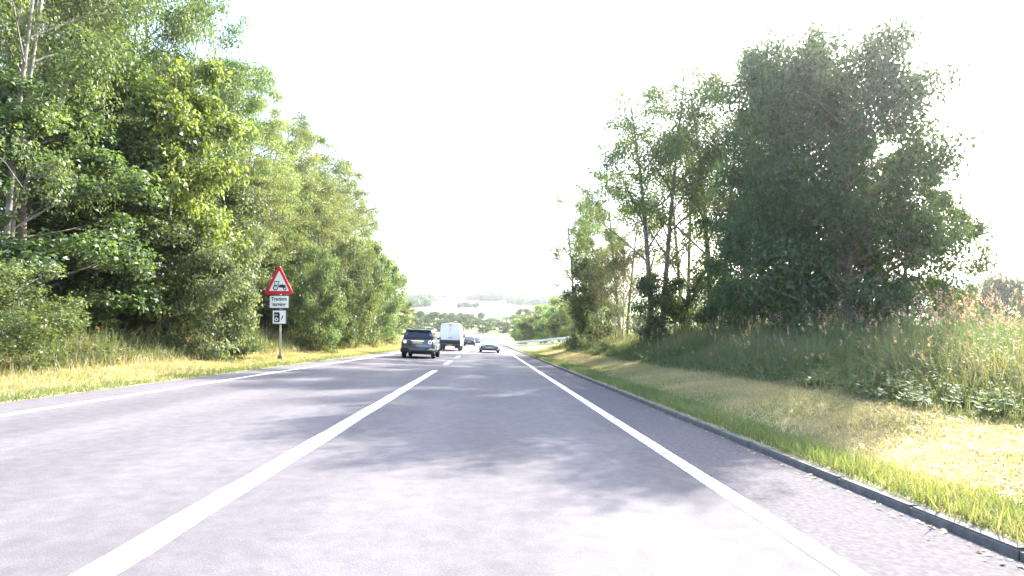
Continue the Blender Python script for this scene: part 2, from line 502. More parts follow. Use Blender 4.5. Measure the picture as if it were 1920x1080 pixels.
v, f, t = blades(150000, (3.43, 7.0), (1.5, 60), (.03, .10), .012, tint_cut_r, .8, 1, 2.1, hf=lambda u, y: 1 + 1.1 * (1 - smooth(3.7, 4.4, u)))
link('mown_verge_grass', np_mesh('mown_verge_grass', v, f, M['grass_cut'], t), kind='stuff',
     label='short mown grass verge, straw with a green strip, right of the kerb', cat='grass')
v, f, t = blades(110000, (-10.8, -7.28), (6, 75), (.03, .11), .016, tint_cut_l, .8, 1, 1.7)
link('mown_verge_grass', np_mesh('mown_verge_grass', v, f, M['grass_cut'], t), kind='stuff',
     label='sun-bleached short grass verge left of the road below the wooded bank', cat='grass')
# tall grass, right bank and left bank
v, f, t = blades(120000, (6.1, 14.5), (3, 60), (.30, 1.05), .008, tint_tall, .5, 2, 1.7,
                 hf=lambda u, y: (.25 + .75 * smooth(6.0, 8.6, u)) * (.55 + .75 * patch(u, y, 1.5, 11)))
link('tall_grass', np_mesh('tall_grass', v, f, M['grass_tall'], t), kind='stuff',
     label='tall uncut grass covering the right bank beneath the trees', cat='grass')
v, f, t = blades(90000, (-16, -9.6), (7, 70), (.25, .95), .011, lambda u, y, r: tint_tall(u, y, r) + .24, .5, 2, 1.5,
                 hf=lambda u, y: (.35 + .65 * smooth(9.4, 11.5, -u)) * (.7 + .5 * patch(u, y, 1.8, 12)))
link('tall_grass', np_mesh('tall_grass', v, f, M['grass_tall'], t), kind='stuff',
     label='tall yellowing grass on the left bank in front of the wood', cat='grass')

def herbs(n, xr, yr, hr, pink, seed, dens=1.4, minu=None, leaf=1.0, asp=.11):
    """willowherb: a stem, narrow leaves up it and (for some) a pink seed head"""
    rr = np.random.default_rng(seed)
    V = []; T = []
    y = yr[0] + (yr[1] - yr[0]) * rr.random(n) ** dens
    u = xr[0] + (xr[1] - xr[0]) * rr.random(n); x = u + road_cx(y); z = ground_z(x, y)
    h = (hr[0] + (hr[1] - hr[0]) * rr.random(n)) * (.55 + .8 * patch(u, y, 1.4, seed))
    if minu: h = h * (.5 + .5 * smooth(minu[0], minu[1], np.abs(u)))
    lx = rr.normal(0, .17, n) * h; ly = rr.normal(0, .17, n) * h
    def quad(c, d, s, wid, t):
        V.append(np.stack([c - s * wid, c + d * .5 - np.array([0, 0, 0]) - s * wid * .2, c + d, c + s * wid + d * .4], 1)); T.append(t)
    def at(f):
        return np.stack([x + lx * f * f, y + ly * f * f, z + h * f], -1)
    a = rr.random(n) * 6.28
    side = np.stack([np.cos(a), np.sin(a), 0 * a], -1)
    base = at(0.0); top = at(1.0)
    wv = (.0025 + y * .00022)[:, None]
    V.append(np.stack([base - side * wv, base + side * wv, top + side * wv * .5, top - side * wv * .5], 1)); T.append(rr.random(n) * .4 + .05)
    for k in range(17):
        f = rr.uniform(.10, 1.0, n); c = at(f)
        b = rr.random(n) * 6.28
        L = (.10 + .12 * rr.random(n)) * (1.15 - f) * .75 * leaf
        d = np.stack([np.cos(b) * L, np.sin(b) * L, L * rr.uniform(-.4, .5, n)], -1)
        s = np.stack([-np.sin(b), np.cos(b), 0 * b], -1) * (L * asp)[:, None]
        V.append(np.stack([c, c + d * .5 - s, c + d, c + d * .5 + s], 1)); T.append(rr.random(n) * .42)
    pk = rr.random(n) < pink * (.16 + .84 * smooth(9.6, 11.6, np.abs(u)) * (1 - .6 * smooth(22, 34, y)))
    for k in range(12):
        f = rr.uniform(.88, 1.06, n); c = at(f)[pk]; m = int(pk.sum())
        b = rr.random(m) * 6.28; L = .022 + .038 * rr.random(m)
        d = np.stack([np.cos(b) * L, np.sin(b) * L, L * .9], -1)
        s = np.stack([-np.sin(b), np.cos(b), 0 * b], -1) * (L * .3)[:, None]
        V.append(np.stack([c, c + d * .5 - s, c + d, c + d * .5 + s], 1)); T.append(.6 + .4 * rr.random(m))
    v = np.concatenate(V).reshape(-1, 3)
    return v, np.arange(len(v)).reshape(-1, 4), np.concatenate(T)

v, f, t = herbs(5200, (7.2, 13.5), (4, 42), (.75, 1.5), .75, 21, 1.3, (6.8, 9.0), 1.15, .14)
link('willowherb', np_mesh('willowherb', v, f, M['herb'], t), kind='stuff',
     label='leafy weeds with pinkish seed heads rising above the right bank grass', cat='weeds')
v, f, t = herbs(3800, (6.3, 12.0), (4, 34), (.35, .85), 0, 33, 1.4, (6.0, 8.2), 1.5, .26)
link('bank_weeds', np_mesh('bank_weeds', v, f, M['herb'], t), kind='stuff',
     label='low broad-leaved weeds mixed into the right bank grass', cat='weeds')
v, f, t = herbs(7500, (-14.5, -9.9), (8, 60), (.45, 1.35), .04, 22, 1.5, (9.6, 12.0), 1.5, .24)
link('hedge_weeds', np_mesh('hedge_weeds', v, f, M['herb'], t), kind='stuff',
     label='nettles and leafy weeds along the foot of the left wood', cat='weeds')

# mown hay lying on the strip
n = 22000
y = 2 + 50 * rng.random(n) ** 1.8
u = 4.1 + 3.0 * rng.random(n); x = u + road_cx(y); z = ground_z(x, y) + .03 + .03 * rng.random(n)
a = rng.random(n) * 6.28; L = .05 + .12 * rng.random(n)
d = np.stack([np.cos(a) * L, np.sin(a) * L, rng.normal(0, .15, n) * L], -1); w = .0015 + .0015 * rng.random(n) + y * .0002
sd_ = np.stack([-np.sin(a) * w, np.cos(a) * w, 0 * a], -1); c = np.stack([x, y, z], -1)
v = np.stack([c - d * .5 - sd_, c - d * .5 + sd_, c + d * .5 + sd_, c + d * .5 - sd_], 1)
link('cut_hay', np_mesh('cut_hay', v.reshape(-1, 3), np.arange(n * 4).reshape(-1, 4), M['grass_cut'], .55 + .45 * rng.random(n)), kind='stuff',
     label='dried cut stalks lying on the mown strip beside the kerb', cat='hay')

# leaf litter by the kerb and on the mown strip
n = 3200
y = 2 + 45 * rng.random(n) ** 1.6
u = np.where(rng.random(n) < .18, 3.26 - np.abs(rng.normal(0, .10, n)), 3.6 + 3.2 * rng.random(n))
x = u + road_cx(y)
z = np.where(u < 3.3, road_z(x, y) + .008, ground_z(x, y) + .03)
a = rng.random(n) * 6.28; L = .010 + .024 * rng.random(n)
d = np.stack([np.cos(a) * L, np.sin(a) * L, rng.uniform(0, .4, n) * L], -1); s = np.stack([-np.sin(a) * L * .5, np.cos(a) * L * .5, rng.uniform(0, .5, n) * L], -1)
c = np.stack([x, y, z + .004], -1)
v = np.stack([c - d, c - s, c + d, c + s], 1); v[:, :, 2] = np.maximum(v[:, :, 2], c[:, 2:3])
link('leaf_litter', np_mesh('leaf_litter', v.reshape(-1, 3), np.arange(n * 4).reshape(-1, 4), M['litter'], rng.random(n)), kind='stuff',
     label='dry leaves and cuttings scattered along the kerb and right verge', cat='litter')

# ------------------------------------------------------------------ trees
def leaf_quads(P, size, rnd, droop=.3, out=None, aspect=.62):
    """one folded diamond leaf per point"""
    n = len(P)
    nrm = rnd.normal(0, 1, (n, 3)); nrm[:, 2] = np.abs(nrm[:, 2]) * .9 + .35
    if out is not None: nrm += out * .9
    nrm /= np.linalg.norm(nrm, axis=1, keepdims=True)
    d = rnd.normal(0, 1, (n, 3)); d[:, 2] -= droop
    d -= nrm * (d * nrm).sum(1, keepdims=True); d /= np.linalg.norm(d, axis=1, keepdims=True) + 1e-9
    s = np.cross(nrm, d)
    L = size * (.6 + .8 * rnd.random(n))[:, None]
    w = L * aspect * .5
    fold = nrm * (L * .12)
    v = np.stack([P, P + d * L * .45 - s * w + fold, P + d * L - fold, P + d * L * .5 + s * w + fold], 1)
    return v.reshape(-1, 3)

def make_tree(name, seed, H, Rm, prof, nlimb, nleaf, leaf, mat, bark, stems=1, trunk_r=.16, start=.2, up=.5,
              clump=.5, nsub=5, droop=.3, flat=1.0, twigs=True, gap=0.0, inner=.25, lobe=1.0):
    """returns (trunk mesh, branch mesh, crown mesh).  prof(t): crown radius share at height share t"""
    rd = random.Random(seed); rn = np.random.default_rng(seed)
    tb = MB(); bb = MB()
    clumps = []
    ph = [rd.random() * 6.28 for _ in range(4)]
    for s in range(stems):
        ang = s * 6.28 / stems + rd.random() * 1.2
        spread = 0 if stems == 1 else Rm * .42
        hh = H * (1 if s == 0 else rd.uniform(.72, .98))
        b0 = Vector((math.cos(ang) * .18 * (stems > 1), math.sin(ang) * .18 * (stems > 1), -.3))
        pts = []; rad = []
        nseg = 9
        wx, wy = rd.uniform(-1, 1), rd.uniform(-1, 1)
        for k in range(nseg + 1):
            t = k / nseg
            p = Vector((b0.x + math.cos(ang) * spread * t ** 1.2 + wx * .25 * math.sin(t * 5 + ph[0]) * t,
                        b0.y + math.sin(ang) * spread * t ** 1.2 + wy * .25 * math.sin(t * 4 + ph[1]) * t, -.3 + (hh * .96 + .3) * t))
            pts.append(p); rad.append(max(.012, (trunk_r / (1 + .35 * (stems - 1))) * (1 - t) ** .8 * (1.25 if k == 0 else 1)))
        tb.tube(pts, rad, 7 if stems > 1 else 9)
        def tp(t):
            q = t * nseg; k = min(int(q), nseg - 1); return pts[k].lerp(pts[k + 1], q - k)
        nl = max(3, nlimb // stems)
        for j in range(nl):
            t = start + (1 - start) * ((j + rd.random()) / nl) ** .9 * .97
            a = j * 2.4 + rd.random() * 1.0 + s
            hz = t * hh / H
            lob = 1 + lobe * (.22 * math.sin(3 * a + ph[2] + 4 * hz) + .14 * math.sin(5 * a + ph[3]))
            rr = Rm * prof(min(hz, 1)) * lob * rd.uniform(.72, 1.08)
            base = tp(max(.04, t - .10 * up))
            dirv = Vector((math.cos(a), math.sin(a), 0))
            tip = Vector((0, 0, base.z)) * 0 + base + dirv * rr + Vector((0, 0, rr * up * rd.uniform(.5, 1.2)))
            mid = base.lerp(tip, .5) + Vector((rd.uniform(-.15, .15), rd.uniform(-.15, .15), rd.uniform(0, .18) * rr * (1 if up > 0 else -1)))
            lr = max(.014, trunk_r * .42 * (1 - t * .75) / (1 + .25 * (stems - 1)))
            bb.tube([base, mid, tip], [lr, lr * .6, .008], 5, cap=False)
            ns = max(2, int(nsub * (.4 + rr / Rm)))
            for q in range(ns):
                e = .30 + .70 * (q + rd.random()) / ns
                p0 = base.lerp(mid, e * 2) if e < .5 else mid.lerp(tip, e * 2 - 1)
                sl = (.25 + .35 * rd.random()) * rr * (1.25 - e)
                sa = a + rd.choice((-1, 1)) * rd.uniform(.4, 1.3)
                p1 = p0 + Vector((math.cos(sa) * sl, math.sin(sa) * sl, sl * rd.uniform(-.25, .75) * (1 if up > 0 else .3)))
                if twigs: bb.tube([p0, p0.lerp(p1, .5) + Vector((0, 0, sl * .08)), p1], [lr * .35, lr * .22, .004], 3, cap=False)
                clumps.append((p1, rd.uniform(.6, 1.25) * clump))
                if rd.random() < inner: clumps.append((p0, rd.uniform(.5, .9) * clump))
            clumps.append((tip, rd.uniform(.7, 1.2) * clump))
        clumps.append((pts[-1], clump * .8))
    clumps = [c for c in clumps if rd.random() >= gap]
    cr = np.array([c[1] for c in clumps]); cc = np.array([tuple(c[0]) for c in clumps])
    wgt = cr ** 2.2; cnt = np.maximum(6, (nleaf * wgt / wgt.sum())).astype(int)
    idx = np.repeat(np.arange(len(cr)), cnt); n = len(idx)
    d = rn.normal(0, 1, (n, 3)); d /= np.linalg.norm(d, axis=1, keepdims=True)
    rr = rn.random(n) ** .42
    # lumpy clumps: each has its own squash
    sq = np.stack([rn.uniform(.8, 1.3, len(cr)), rn.uniform(.8, 1.3, len(cr)), rn.uniform(.5, .85, len(cr)) * flat], -1)
    P = cc[idx] + d * rr[:, None] * cr[idx][:, None] * sq[idx]
    P[:, 2] = np.maximum(P[:, 2], .03)
    ctint = rn.normal(.45, .17, len(cr))
    tint = np.clip(ctint[idx] + rn.normal(0, .16, n), 0, 1)
    V = leaf_quads(P, leaf, rn, droop, d * .6)
    crown = np_mesh(name + '_crown', V, np.arange(n * 4).reshape(-1, 4), M[mat], tint)
    def mk(mb, nm):
        me = bpy.data.meshes.new(nm); me.from_pydata(mb.v, [], mb.f); me.materials.append(M[bark])
        me.polygons.foreach_set('use_smooth', [True] * len(mb.f)); me.update(); return me
    return {'trunk': mk(tb, name + '_trunk'), 'branches': mk(bb, name + '_branches'), 'crown': crown, 'H': H, 'R': Rm}

def p_round(t): return max(.15, math.sin(math.pi * min(1, .12 + t * .86)) ** .6)
def p_full(t): return .86 if t < .1 else max(.18, (1 - ((t - .35) / .68) ** 2) ** .5 if t > .35 else 1.0)
def p_cone(t): return max(.10, 1.08 * (1 - t) ** .75)
def p_up(t): return max(.15, .55 + .5 * math.sin(math.pi * t) - .25 * t)
def p_dome(t): return 1.0 if t < .45 else max(.22, (1 - ((t - .45) / .60) ** 2) ** .5)
def p_bush(t): return max(.3, (1 - t ** 2.4) ** .5)

LIB = {
 'syc_a': make_tree('sycamore_a', 11, 10, 3.4, p_full, 40, 32000, .165, 'leaf_syc', 'bark', start=.06, up=.35, clump=.66, nsub=5, trunk_r=.17, gap=.22),
 'syc_b': make_tree('sycamore_b', 12, 10, 3.2, p_round, 40, 30000, .155, 'leaf_syc', 'bark', start=.10, up=.4, clump=.6, nsub=6, trunk_r=.16),
 'lime': make_tree('fresh_tree', 13, 9, 2.6, p_full, 40, 30000, .16, 'leaf_lime', 'bark', start=.08, up=.35, clump=.55, nsub=6, trunk_r=.13),
 'lacy_a': make_tree('birch_a', 14, 13, 2.9, p_up, 44, 42000, .085, 'leaf_lacy', 'bark_pale', stems=3, start=.22, up=.8, clump=.48, nsub=7, trunk_r=.15, droop=.8),
 'lacy_b': make_tree('birch_b', 15, 13, 3.0, p_up, 40, 36000, .09, 'leaf_lacy', 'bark_pale', stems=2, start=.28, up=.9, clump=.5, nsub=7, trunk_r=.16, droop=.8),
 'open': make_tree('open_ash', 16, 12, 3.2, p_up, 38, 30000, .095, 'leaf_lacy', 'bark', stems=2, start=.36, up=.85, clump=.72, nsub=6, trunk_r=.23, gap=.2, inner=.2),
 'dense': make_tree('dense_maple', 17, 11, 4.5, p_dome, 84, 62000, .15, 'leaf_dark', 'bark', start=.07, up=.35, clump=.78, nsub=8, trunk_r=.24, lobe=.3),
 'larch': make_tree('larch', 18, 12, 2.9, p_round, 64, 42000, .085, 'leaf_larch', 'bark', start=.06, up=.12, clump=.5, nsub=8, trunk_r=.15, flat=.7, droop=.9),
 'larch_b': make_tree('larch_b', 19, 12, 3.1, p_round, 56, 42000, .09, 'leaf_larch', 'bark', start=.08, up=.25, clump=.46, nsub=8, trunk_r=.15, flat=.75, droop=.7),
 'hazel': make_tree('hazel', 20, 4.2, 1.7, p_bush, 34, 17000, .10, 'leaf_hazel', 'bark', stems=4, start=.08, up=.6, clump=.42, nsub=5, trunk_r=.06),
 'shrub': make_tree('green_shrub', 21, 3.6, 1.7, p_bush, 34, 15000, .11, 'leaf_syc', 'bark', stems=3, start=.05, up=.5, clump=.42, nsub=5, trunk_r=.05),
 'shrub_l': make_tree('pale_shrub', 23, 4.0, 1.7, p_bush, 34, 17000, .095, 'leaf_lacy', 'bark', stems=4, start=.04, up=.7, clump=.4, nsub=5, trunk_r=.05),
 'dry': make_tree('dry_shrub', 22, 4.5, 1.8, p_up, 36, 11000, .07, 'leaf_dry', 'twig', stems=5, start=.10, up=1.1, clump=.38, nsub=5, trunk_r=.05),
 'far_a': make_tree('far_tree_a', 24, 9, 4.2, p_round, 26, 6500, .42, 'leaf_far', 'bark', start=.12, up=.4, clump=1.0, nsub=5, trunk_r=.25, twigs=False),
 'far_b': make_tree('far_tree_b', 25, 8, 4.6, p_full, 26, 6500, .42, 'leaf_far', 'bark', start=.05, up=.35, clump=1.05, nsub=5, trunk_r=.25, twigs=False),
 'bright': make_tree('roadside_bush', 27, 6, 3.4, p_bush, 34, 20000, .2, 'leaf_far_bright', 'bark', stems=3, start=.05, up=.4, clump=.75, nsub=5, trunk_r=.1, twigs=False),
 'far_c': make_tree('far_tree_c', 26, 10, 2.8, p_cone, 24, 5500, .36, 'leaf_far', 'bark', start=.08, up=.2, clump=.8, nsub=4, trunk_r=.2, twigs=False),
}

def plant(name, kind, px, Y, top, rad, label, cat='tree', group=None, lean=0.0, rz=None, dz=0.0, x=None):
    L = LIB[kind]
    X = px_x(px, Y) if x is None else x
    g = float(ground_z(X, Y)) + dz
    H = (570 - top) / F * Y + EYE - g
    o = thing(name, label, cat, (X, Y, g), random.uniform(0, 6.28) if rz is None else rz, group)
    o.rotation_euler[0] = lean
    sc = rad / L['R']; o.scale = (sc, sc, H / L['H'])
    for part in ('trunk', 'branches', 'crown'):
        c = link(part, L[part], o)
        if part == 'branches': c['kind'] = 'stuff'
    return o

LW = 'trees of the wood on the left bank'
for a in [
 ('birch_tree', 'lacy_b', 485, 52, 110, 4.2, 'tall back-row birch filling the skyline between last tall birch and first larches'),
 ('birch_tree', 'lacy_a', 545, 58, 205, 4.4, 'back-row birch showing between the second and third larch'),
 ('birch_tree', 'lacy_b', 600, 64, 262, 4.2, 'back-row birch showing between the third and fourth larch'),
 ('birch_tree', 'lacy_a', 640, 72, 318, 4.2, 'back-row birch behind the fifth larch near the falling end of the wood'),
 ('birch_tree', 'lacy_a', 25, 15, -520, 2.8, 'tall pale-stemmed birch leaning at the far left edge of the picture'),
 ('birch_tree', 'lacy_b', 95, 21, -420, 3.2, 'birch with thin sky gaps, behind the dark maples at the left edge'),
 ('maple_tree', 'syc_a', 70, 16, 130, 3.0, 'dark broad-leaved maple hanging over the weeds at the left edge'),
 ('maple_tree', 'syc_b', 175, 20.5, 60, 2.9, 'dark green maple with shadowed hollows left of the bright yellow-green one'),
 ('maple_tree', 'lime', 330, 21, 105, 2.3, 'bright yellow-green sunlit young maple standing proud of the wood'),
 ('maple_tree', 'syc_a', 235, 19.5, 330, 2.3, 'low dark maple drooping under the bright yellow-green maple'),
 ('maple_tree', 'syc_b', 395, 25, 270, 2.3, 'mid green maple between the bright maple and the pale hazel bush'),
 ('birch_tree', 'lacy_a', 215, 27, -330, 3.6, 'tall streaky birch rising behind the dark maple out of the top of the picture'),
 ('birch_tree', 'lacy_b', 320, 29, -220, 3.4, 'tall olive birch directly above the bright yellow-green maple'),
 ('birch_tree', 'lacy_a', 408, 31, -60, 2.7, 'last of the tall birches, its feathery top against the sky'),
 ('birch_tree', 'lacy_b', 130, 30, -300, 3.8, 'deep-set birch filling the back of the wood behind the left maples'),
 ('larch_tree', 'larch_b', 470, 36, 95, 3.2, 'tallest larch next to the last tall birch on the skyline'),
 ('larch_tree', 'larch_b', 440, 30, 250, 2.6, 'low olive larch behind the pale hazel, above the dark hollow'),
 ('larch_tree', 'larch_b', 540, 42, 185, 3.2, 'second larch down the skyline, above the warning sign'),
 ('larch_tree', 'larch', 500, 34, 300, 2.6, 'reddish-brown larch with bare low branches directly behind the warning sign'),
 ('larch_tree', 'larch', 597, 48, 225, 3.5, 'third larch down the skyline with a ragged tip'),
 ('larch_tree', 'larch_b', 640, 54, 280, 3.3, 'fourth larch down the skyline, brownish, leaning to the road'),
 ('larch_tree', 'larch', 668, 60, 345, 3.2, 'fifth larch down the skyline, darker, above the roadside willow'),
 ('larch_tree', 'larch_b', 600, 43, 330, 2.8, 'shorter larch filling the wood below the third larch tip'),
 ('birch_tree', 'lacy_a', 690, 68, 430, 3.0, 'short birch where the wood drops toward the valley'),
 ('birch_tree', 'lacy_b', 715, 78, 470, 2.9, 'last thin birch at the right end of the left wood'),
]:
    plant(*a, group=LW)
LS = 'bushes along the foot of the left wood'
for a in [
 ('hazel_bush', 'hazel', 413, 20.5, 410, 1.35, 'pale green rounded hazel bush left of the warning sign', 'bush'),
 ('bush', 'shrub', 452, 22, 578, .75, 'small dark rounded bush standing in yellow grass just left of the sign', 'bush'),
 ('willow_bush', 'shrub_l', 600, 31, 455, 1.35, 'light green bush reaching the ground just right of the sign', 'bush'),
 ('bush', 'shrub', 625, 33.5, 500, 1.3, 'darker bush casting shade on the verge, two bushes right of the sign', 'bush'),
 ('willow_bush', 'shrub_l', 665, 40, 440, 1.9, 'tall pale willow bush above the verge, midway from sign to dark SUV', 'bush'),
 ('willow_bush', 'shrub_l', 703, 49, 460, 1.9, 'pale willow bush next along, closest above the dark SUV', 'bush'),
 ('willow_bush', 'hazel', 722, 58, 480, 2.1, 'grey-green bush at the end of the bright left verge', 'bush'),
 ('bush', 'lime', 752, 80, 565, 2.0, 'round yellow-green bush beyond the end of the wood, above the dark SUV', 'bush'),
 ('bush', 'shrub_l', 555, 34, 430, 1.7, 'olive bush filling the gap directly behind the warning sign', 'bush'),
 ('bush', 'shrub', 510, 32, 520, 1.4, 'low dark bush in the hollow left of the sign pole', 'bush'),
 ('bush', 'shrub_l', 5, 12.2, 480, 1.3, 'bright green bush cut by the left edge of the picture', 'bush'),
 ('bush', 'shrub_l', 75, 14.5, 560, 1.1, 'low tangle of bramble beneath the leftmost birch', 'bush'),
 ('bush', 'shrub_l', 150, 17, 575, 1.1, 'low bramble bush beneath the dark broad-leaved maple', 'bush'),
 ('bush', 'shrub', 240, 19.5, 585, 1.0, 'low leafy bush under the dark hollows of the maples', 'bush'),
 ('bush', 'dry', 300, 20.5, 500, 1.0, 'dry straw-coloured stems standing under the bright maple', 'bush'),
 ('bush', 'hazel', 350, 23, 500, 1.2, 'small hazel bush between the dry stems and the pale hazel bush', 'bush'),
]:
    plant(*a[:7], a[7], group=LS)
RW = 'trees and bushes on the right bank'
for a in [
 ('maple_tree', 'dense', 1610, 18.5, 45, 3.1, 'huge dense dark maple, backlit, on top of the right bank', 'tree'),
 ('maple_tree', 'dense', 1500, 21, 45, 2.8, 'dark maple joined to the left flank of the huge dense one', 'tree'),
 ('maple_tree', 'syc_a', 1725, 19.5, 250, 1.75, 'smaller dark maple at the right foot of the huge dense one', 'tree'),
 ('maple_tree', 'syc_b', 1440, 27, 330, 2.4, 'leafy young maple under the left flank of the dark maples', 'tree'),
 ('ash_tree', 'open', 1350, 29, 55, 3.2, 'open forked ash with a thick grey trunk nearest the dark maples', 'tree'),
 ('ash_tree', 'open', 1235, 31, 85, 3.5, 'slender open ash with airy crown, left of the forked ash', 'tree'),
 ('ash_tree', 'open', 1405, 28, 70, 2.6, 'ash with upright limbs showing between forked ash and dark maples', 'tree'),
 ('ash_tree', 'open', 1290, 36, 190, 2.8, 'ash behind the two open ashes, its lower crown filling between their trunks', 'tree'),
 ('birch_tree', 'lacy_b', 1170, 40, 215, 3.0, 'thin birch with several upright stems behind the slender ash', 'tree'),
 ('birch_tree', 'lacy_a', 1125, 46, 335, 2.4, 'thin birch nearest the valley on the right bank', 'tree'),
 ('birch_tree', 'open', 1085, 52, 340, 2.8, 'sparse sapling with faint twigs reaching over the road side', 'tree'),
 ('bush', 'dry', 1165, 37, 440, 2.1, 'brownish upright bush with bare twigs beside the slender ash', 'bush'),
 ('bush', 'shrub', 1110, 44, 470, 2.0, 'dark green bush at the left end of the right-hand trees', 'bush'),
 ('bush', 'shrub', 1245, 30, 500, 1.5, 'dark leafy bush at the foot of the slender open ash', 'bush'),
 ('bush', 'shrub_l', 1330, 30, 470, 1.8, 'olive bush at the foot of the forked ash', 'bush'),
 ('bush', 'dry', 1215, 29, 580, 1.0, 'dry twiggy undergrowth at the edge of the bank below the brown bush', 'bush'),
 ('bush', 'shrub', 1400, 25, 520, 1.7, 'shaded bush between the forked ash and the dark maples', 'bush'),
 ('bush', 'shrub', 1520, 22, 500, 1.8, 'deep green bush low in front of the dark maple flank', 'bush'),
 ('bush', 'hazel', 1098, 56, 540, 1.8, 'light bush above the near end of the crash barrier', 'bush'),
 ('bush', 'dry', 1106, 50, 620, 1.2, 'straw-coloured dry clump hiding the near end of the crash barrier', 'bush'),
 ('bush', 'hazel', 1150, 33, 640, .7, 'low straw and green clump on the verge under the brown bush', 'bush'),
]:
    plant(*a[:7], a[7], group=RW)
RB = 'bushes behind the crash barrier'
for a in [
 ('bush', 'bright', 1008, 104, 588, 3.4, 'round green bush behind the far part of the crash barrier', 'bush'),
 ('bush', 'bright', 1040, 98, 572, 3.2, 'taller green bush behind the middle of the crash barrier', 'bush'),
 ('bush', 'bright', 1068, 86, 560, 3.2, 'green bush behind the near part of the crash barrier', 'bush'),
 ('bush', 'bright', 985, 138, 598, 3.4, 'small bush beyond the far end of the crash barrier', 'bush'),
 ('bush', 'bright', 1092, 78, 590, 2.2, 'low bush wedged between the barrier bushes and the right-hand trees', 'bush'),
]:
    plant(*a[:7], a[7], group=RB)
RD = 'trees in the dip beyond the right bank'
for a in [
 ('tree', 'far_c', 1857, 62, 522, 2.3, 'narrow dark distant tree, second in the clump at the right edge', 'tree'),
 ('tree', 'far_c', 1890, 64, 508, 2.4, 'tallest pointed distant tree in the clump at the right edge', 'tree'),
 ('tree', 'far_a', 1838, 60, 545, 2.0, 'low distant tree beside the huge dark maple', 'tree'),
 ('tree', 'far_a', 1925, 60, 520, 2.8, 'distant tree cut by the right edge of the picture', 'tree'),
]:
    plant(*a[:7], a[7], group=RD)
VT = 'trees across the valley floor'
vt = [(775, 210, 592, 'yellowish round valley tree just right of the left wood'), (797, 250, 588, 'valley tree above the roof of the dark SUV'),
 (815, 285, 580, 'dark valley tree left of the white van roof'), (832, 240, 590, 'valley tree behind the left corner of the white van roof'),
 (850, 300, 583, 'valley tree directly above the white van roof'), (870, 265, 588, 'valley tree right of the white van roof'),
 (888, 310, 585, 'broad valley tree above the small dark car'), (905, 250, 593, 'lower valley tree between small dark car and white car'),
 (790, 330, 580, 'further valley tree on the slope above the dark SUV'), (925, 330, 588, 'valley tree above the white car roof'),
 (943, 230, 598, 'reddish small valley tree right of the white car'), (965, 270, 580, 'valley tree above the far end of the crash barrier'),
 (985, 310, 572, 'dark round tree higher on the valley side, right of the white car'), (1015, 260, 572, 'valley tree above the barrier bushes'),
 (1040, 300, 566, 'valley tree left of the right-hand wood'), (1065, 260, 562, 'valley tree partly hidden by the right-hand wood')]
for i, (px, Y, top, lab) in enumerate(vt):
    plant('tree', ('far_a', 'far_b')[i % 2], px, Y, top + 3 + (i * 29 % 8), 3.4 + (i * 37 % 5) * .6, lab, 'tree', group=VT)

# woods and hedges across the valley: masses nobody could count
def wood(px0, px1, Y, ytop_m, n, depth, label, seed, leaf=1.6, kind_name='woodland'):
    rn = np.random.default_rng(seed)
    m = max(3, int((px1 - px0) / F * Y / 5.5 * max(1, depth / 12)))
    cy_ = Y + rn.random(m) * depth; cx_ = px_x(px0, Y) + (px_x(px1, Y) - px_x(px0, Y)) * rn.random(m)
    cz_ = ground_z(cx_, cy_); rr = ytop_m * rn.uniform(.55, 1.0, m)
    idx = rn.integers(0, m, n); d = rn.normal(0, 1, (n, 3)); d /= np.linalg.norm(d, axis=1, keepdims=True)
    d *= (rn.random(n) ** .3)[:, None]
    P = np.stack([cx_[idx] + d[:, 0] * rr[idx] * .55, cy_[idx] + d[:, 1] * rr[idx] * .55, cz_[idx] + rr[idx] * (.5 + .5 * d[:, 2])], -1)
    V = leaf_quads(P, leaf, rn, .1, d, .9)
    tint = np.clip(rn.normal(.4, .15, m)[idx] + rn.normal(0, .12, n), 0, 1)
    link(kind_name, np_mesh(kind_name, V, np.arange(n * 4).reshape(-1, 4), M['leaf_far'], tint), kind='stuff', label=label, cat='woodland')
wood(742, 800, 640, 15, 16000, 90, 'blue-green wood on the hillside at the left of the valley view', 41)
wood(895, 955, 800, 19, 14000, 120, 'dark wood on the hill just right of the red roof', 42)
wood(955, 1060, 700, 13, 16000, 80, 'pale wood spreading along the hill above the crash barrier', 43)
wood(770, 905, 420, 5, 12000, 25, 'scrubby treeline along the bottom of the far fields', 44, 1.0)
wood(860, 930, 330, 2.2, 6000, 8, 'dark hedge crossing behind the small dark car', 45, .6, 'hedge')
wood(860, 900, 640, 6, 5000, 30, 'clump of trees below the red-roofed house', 46)
for i, (a, b, Y, lab) in enumerate([(790, 1000, 1500, 'thin hedge line near the top of the far hill'), (740, 870, 950, 'hedge line crossing the pale hillside field'),
        (735, 1080, 2300, 'faint belt of trees along the horizon'), (900, 1080, 1150, 'hedge line right of the red-roofed house')]):
    wood(a, b, Y, 5 if i != 2 else 12, 9000, 12, lab, 50 + i, 2.4, 'hedge')
wood(1780, 1960, 900, 14, 6000, 60, 'faint wood on the far hill at the right edge', 60, 2.0)

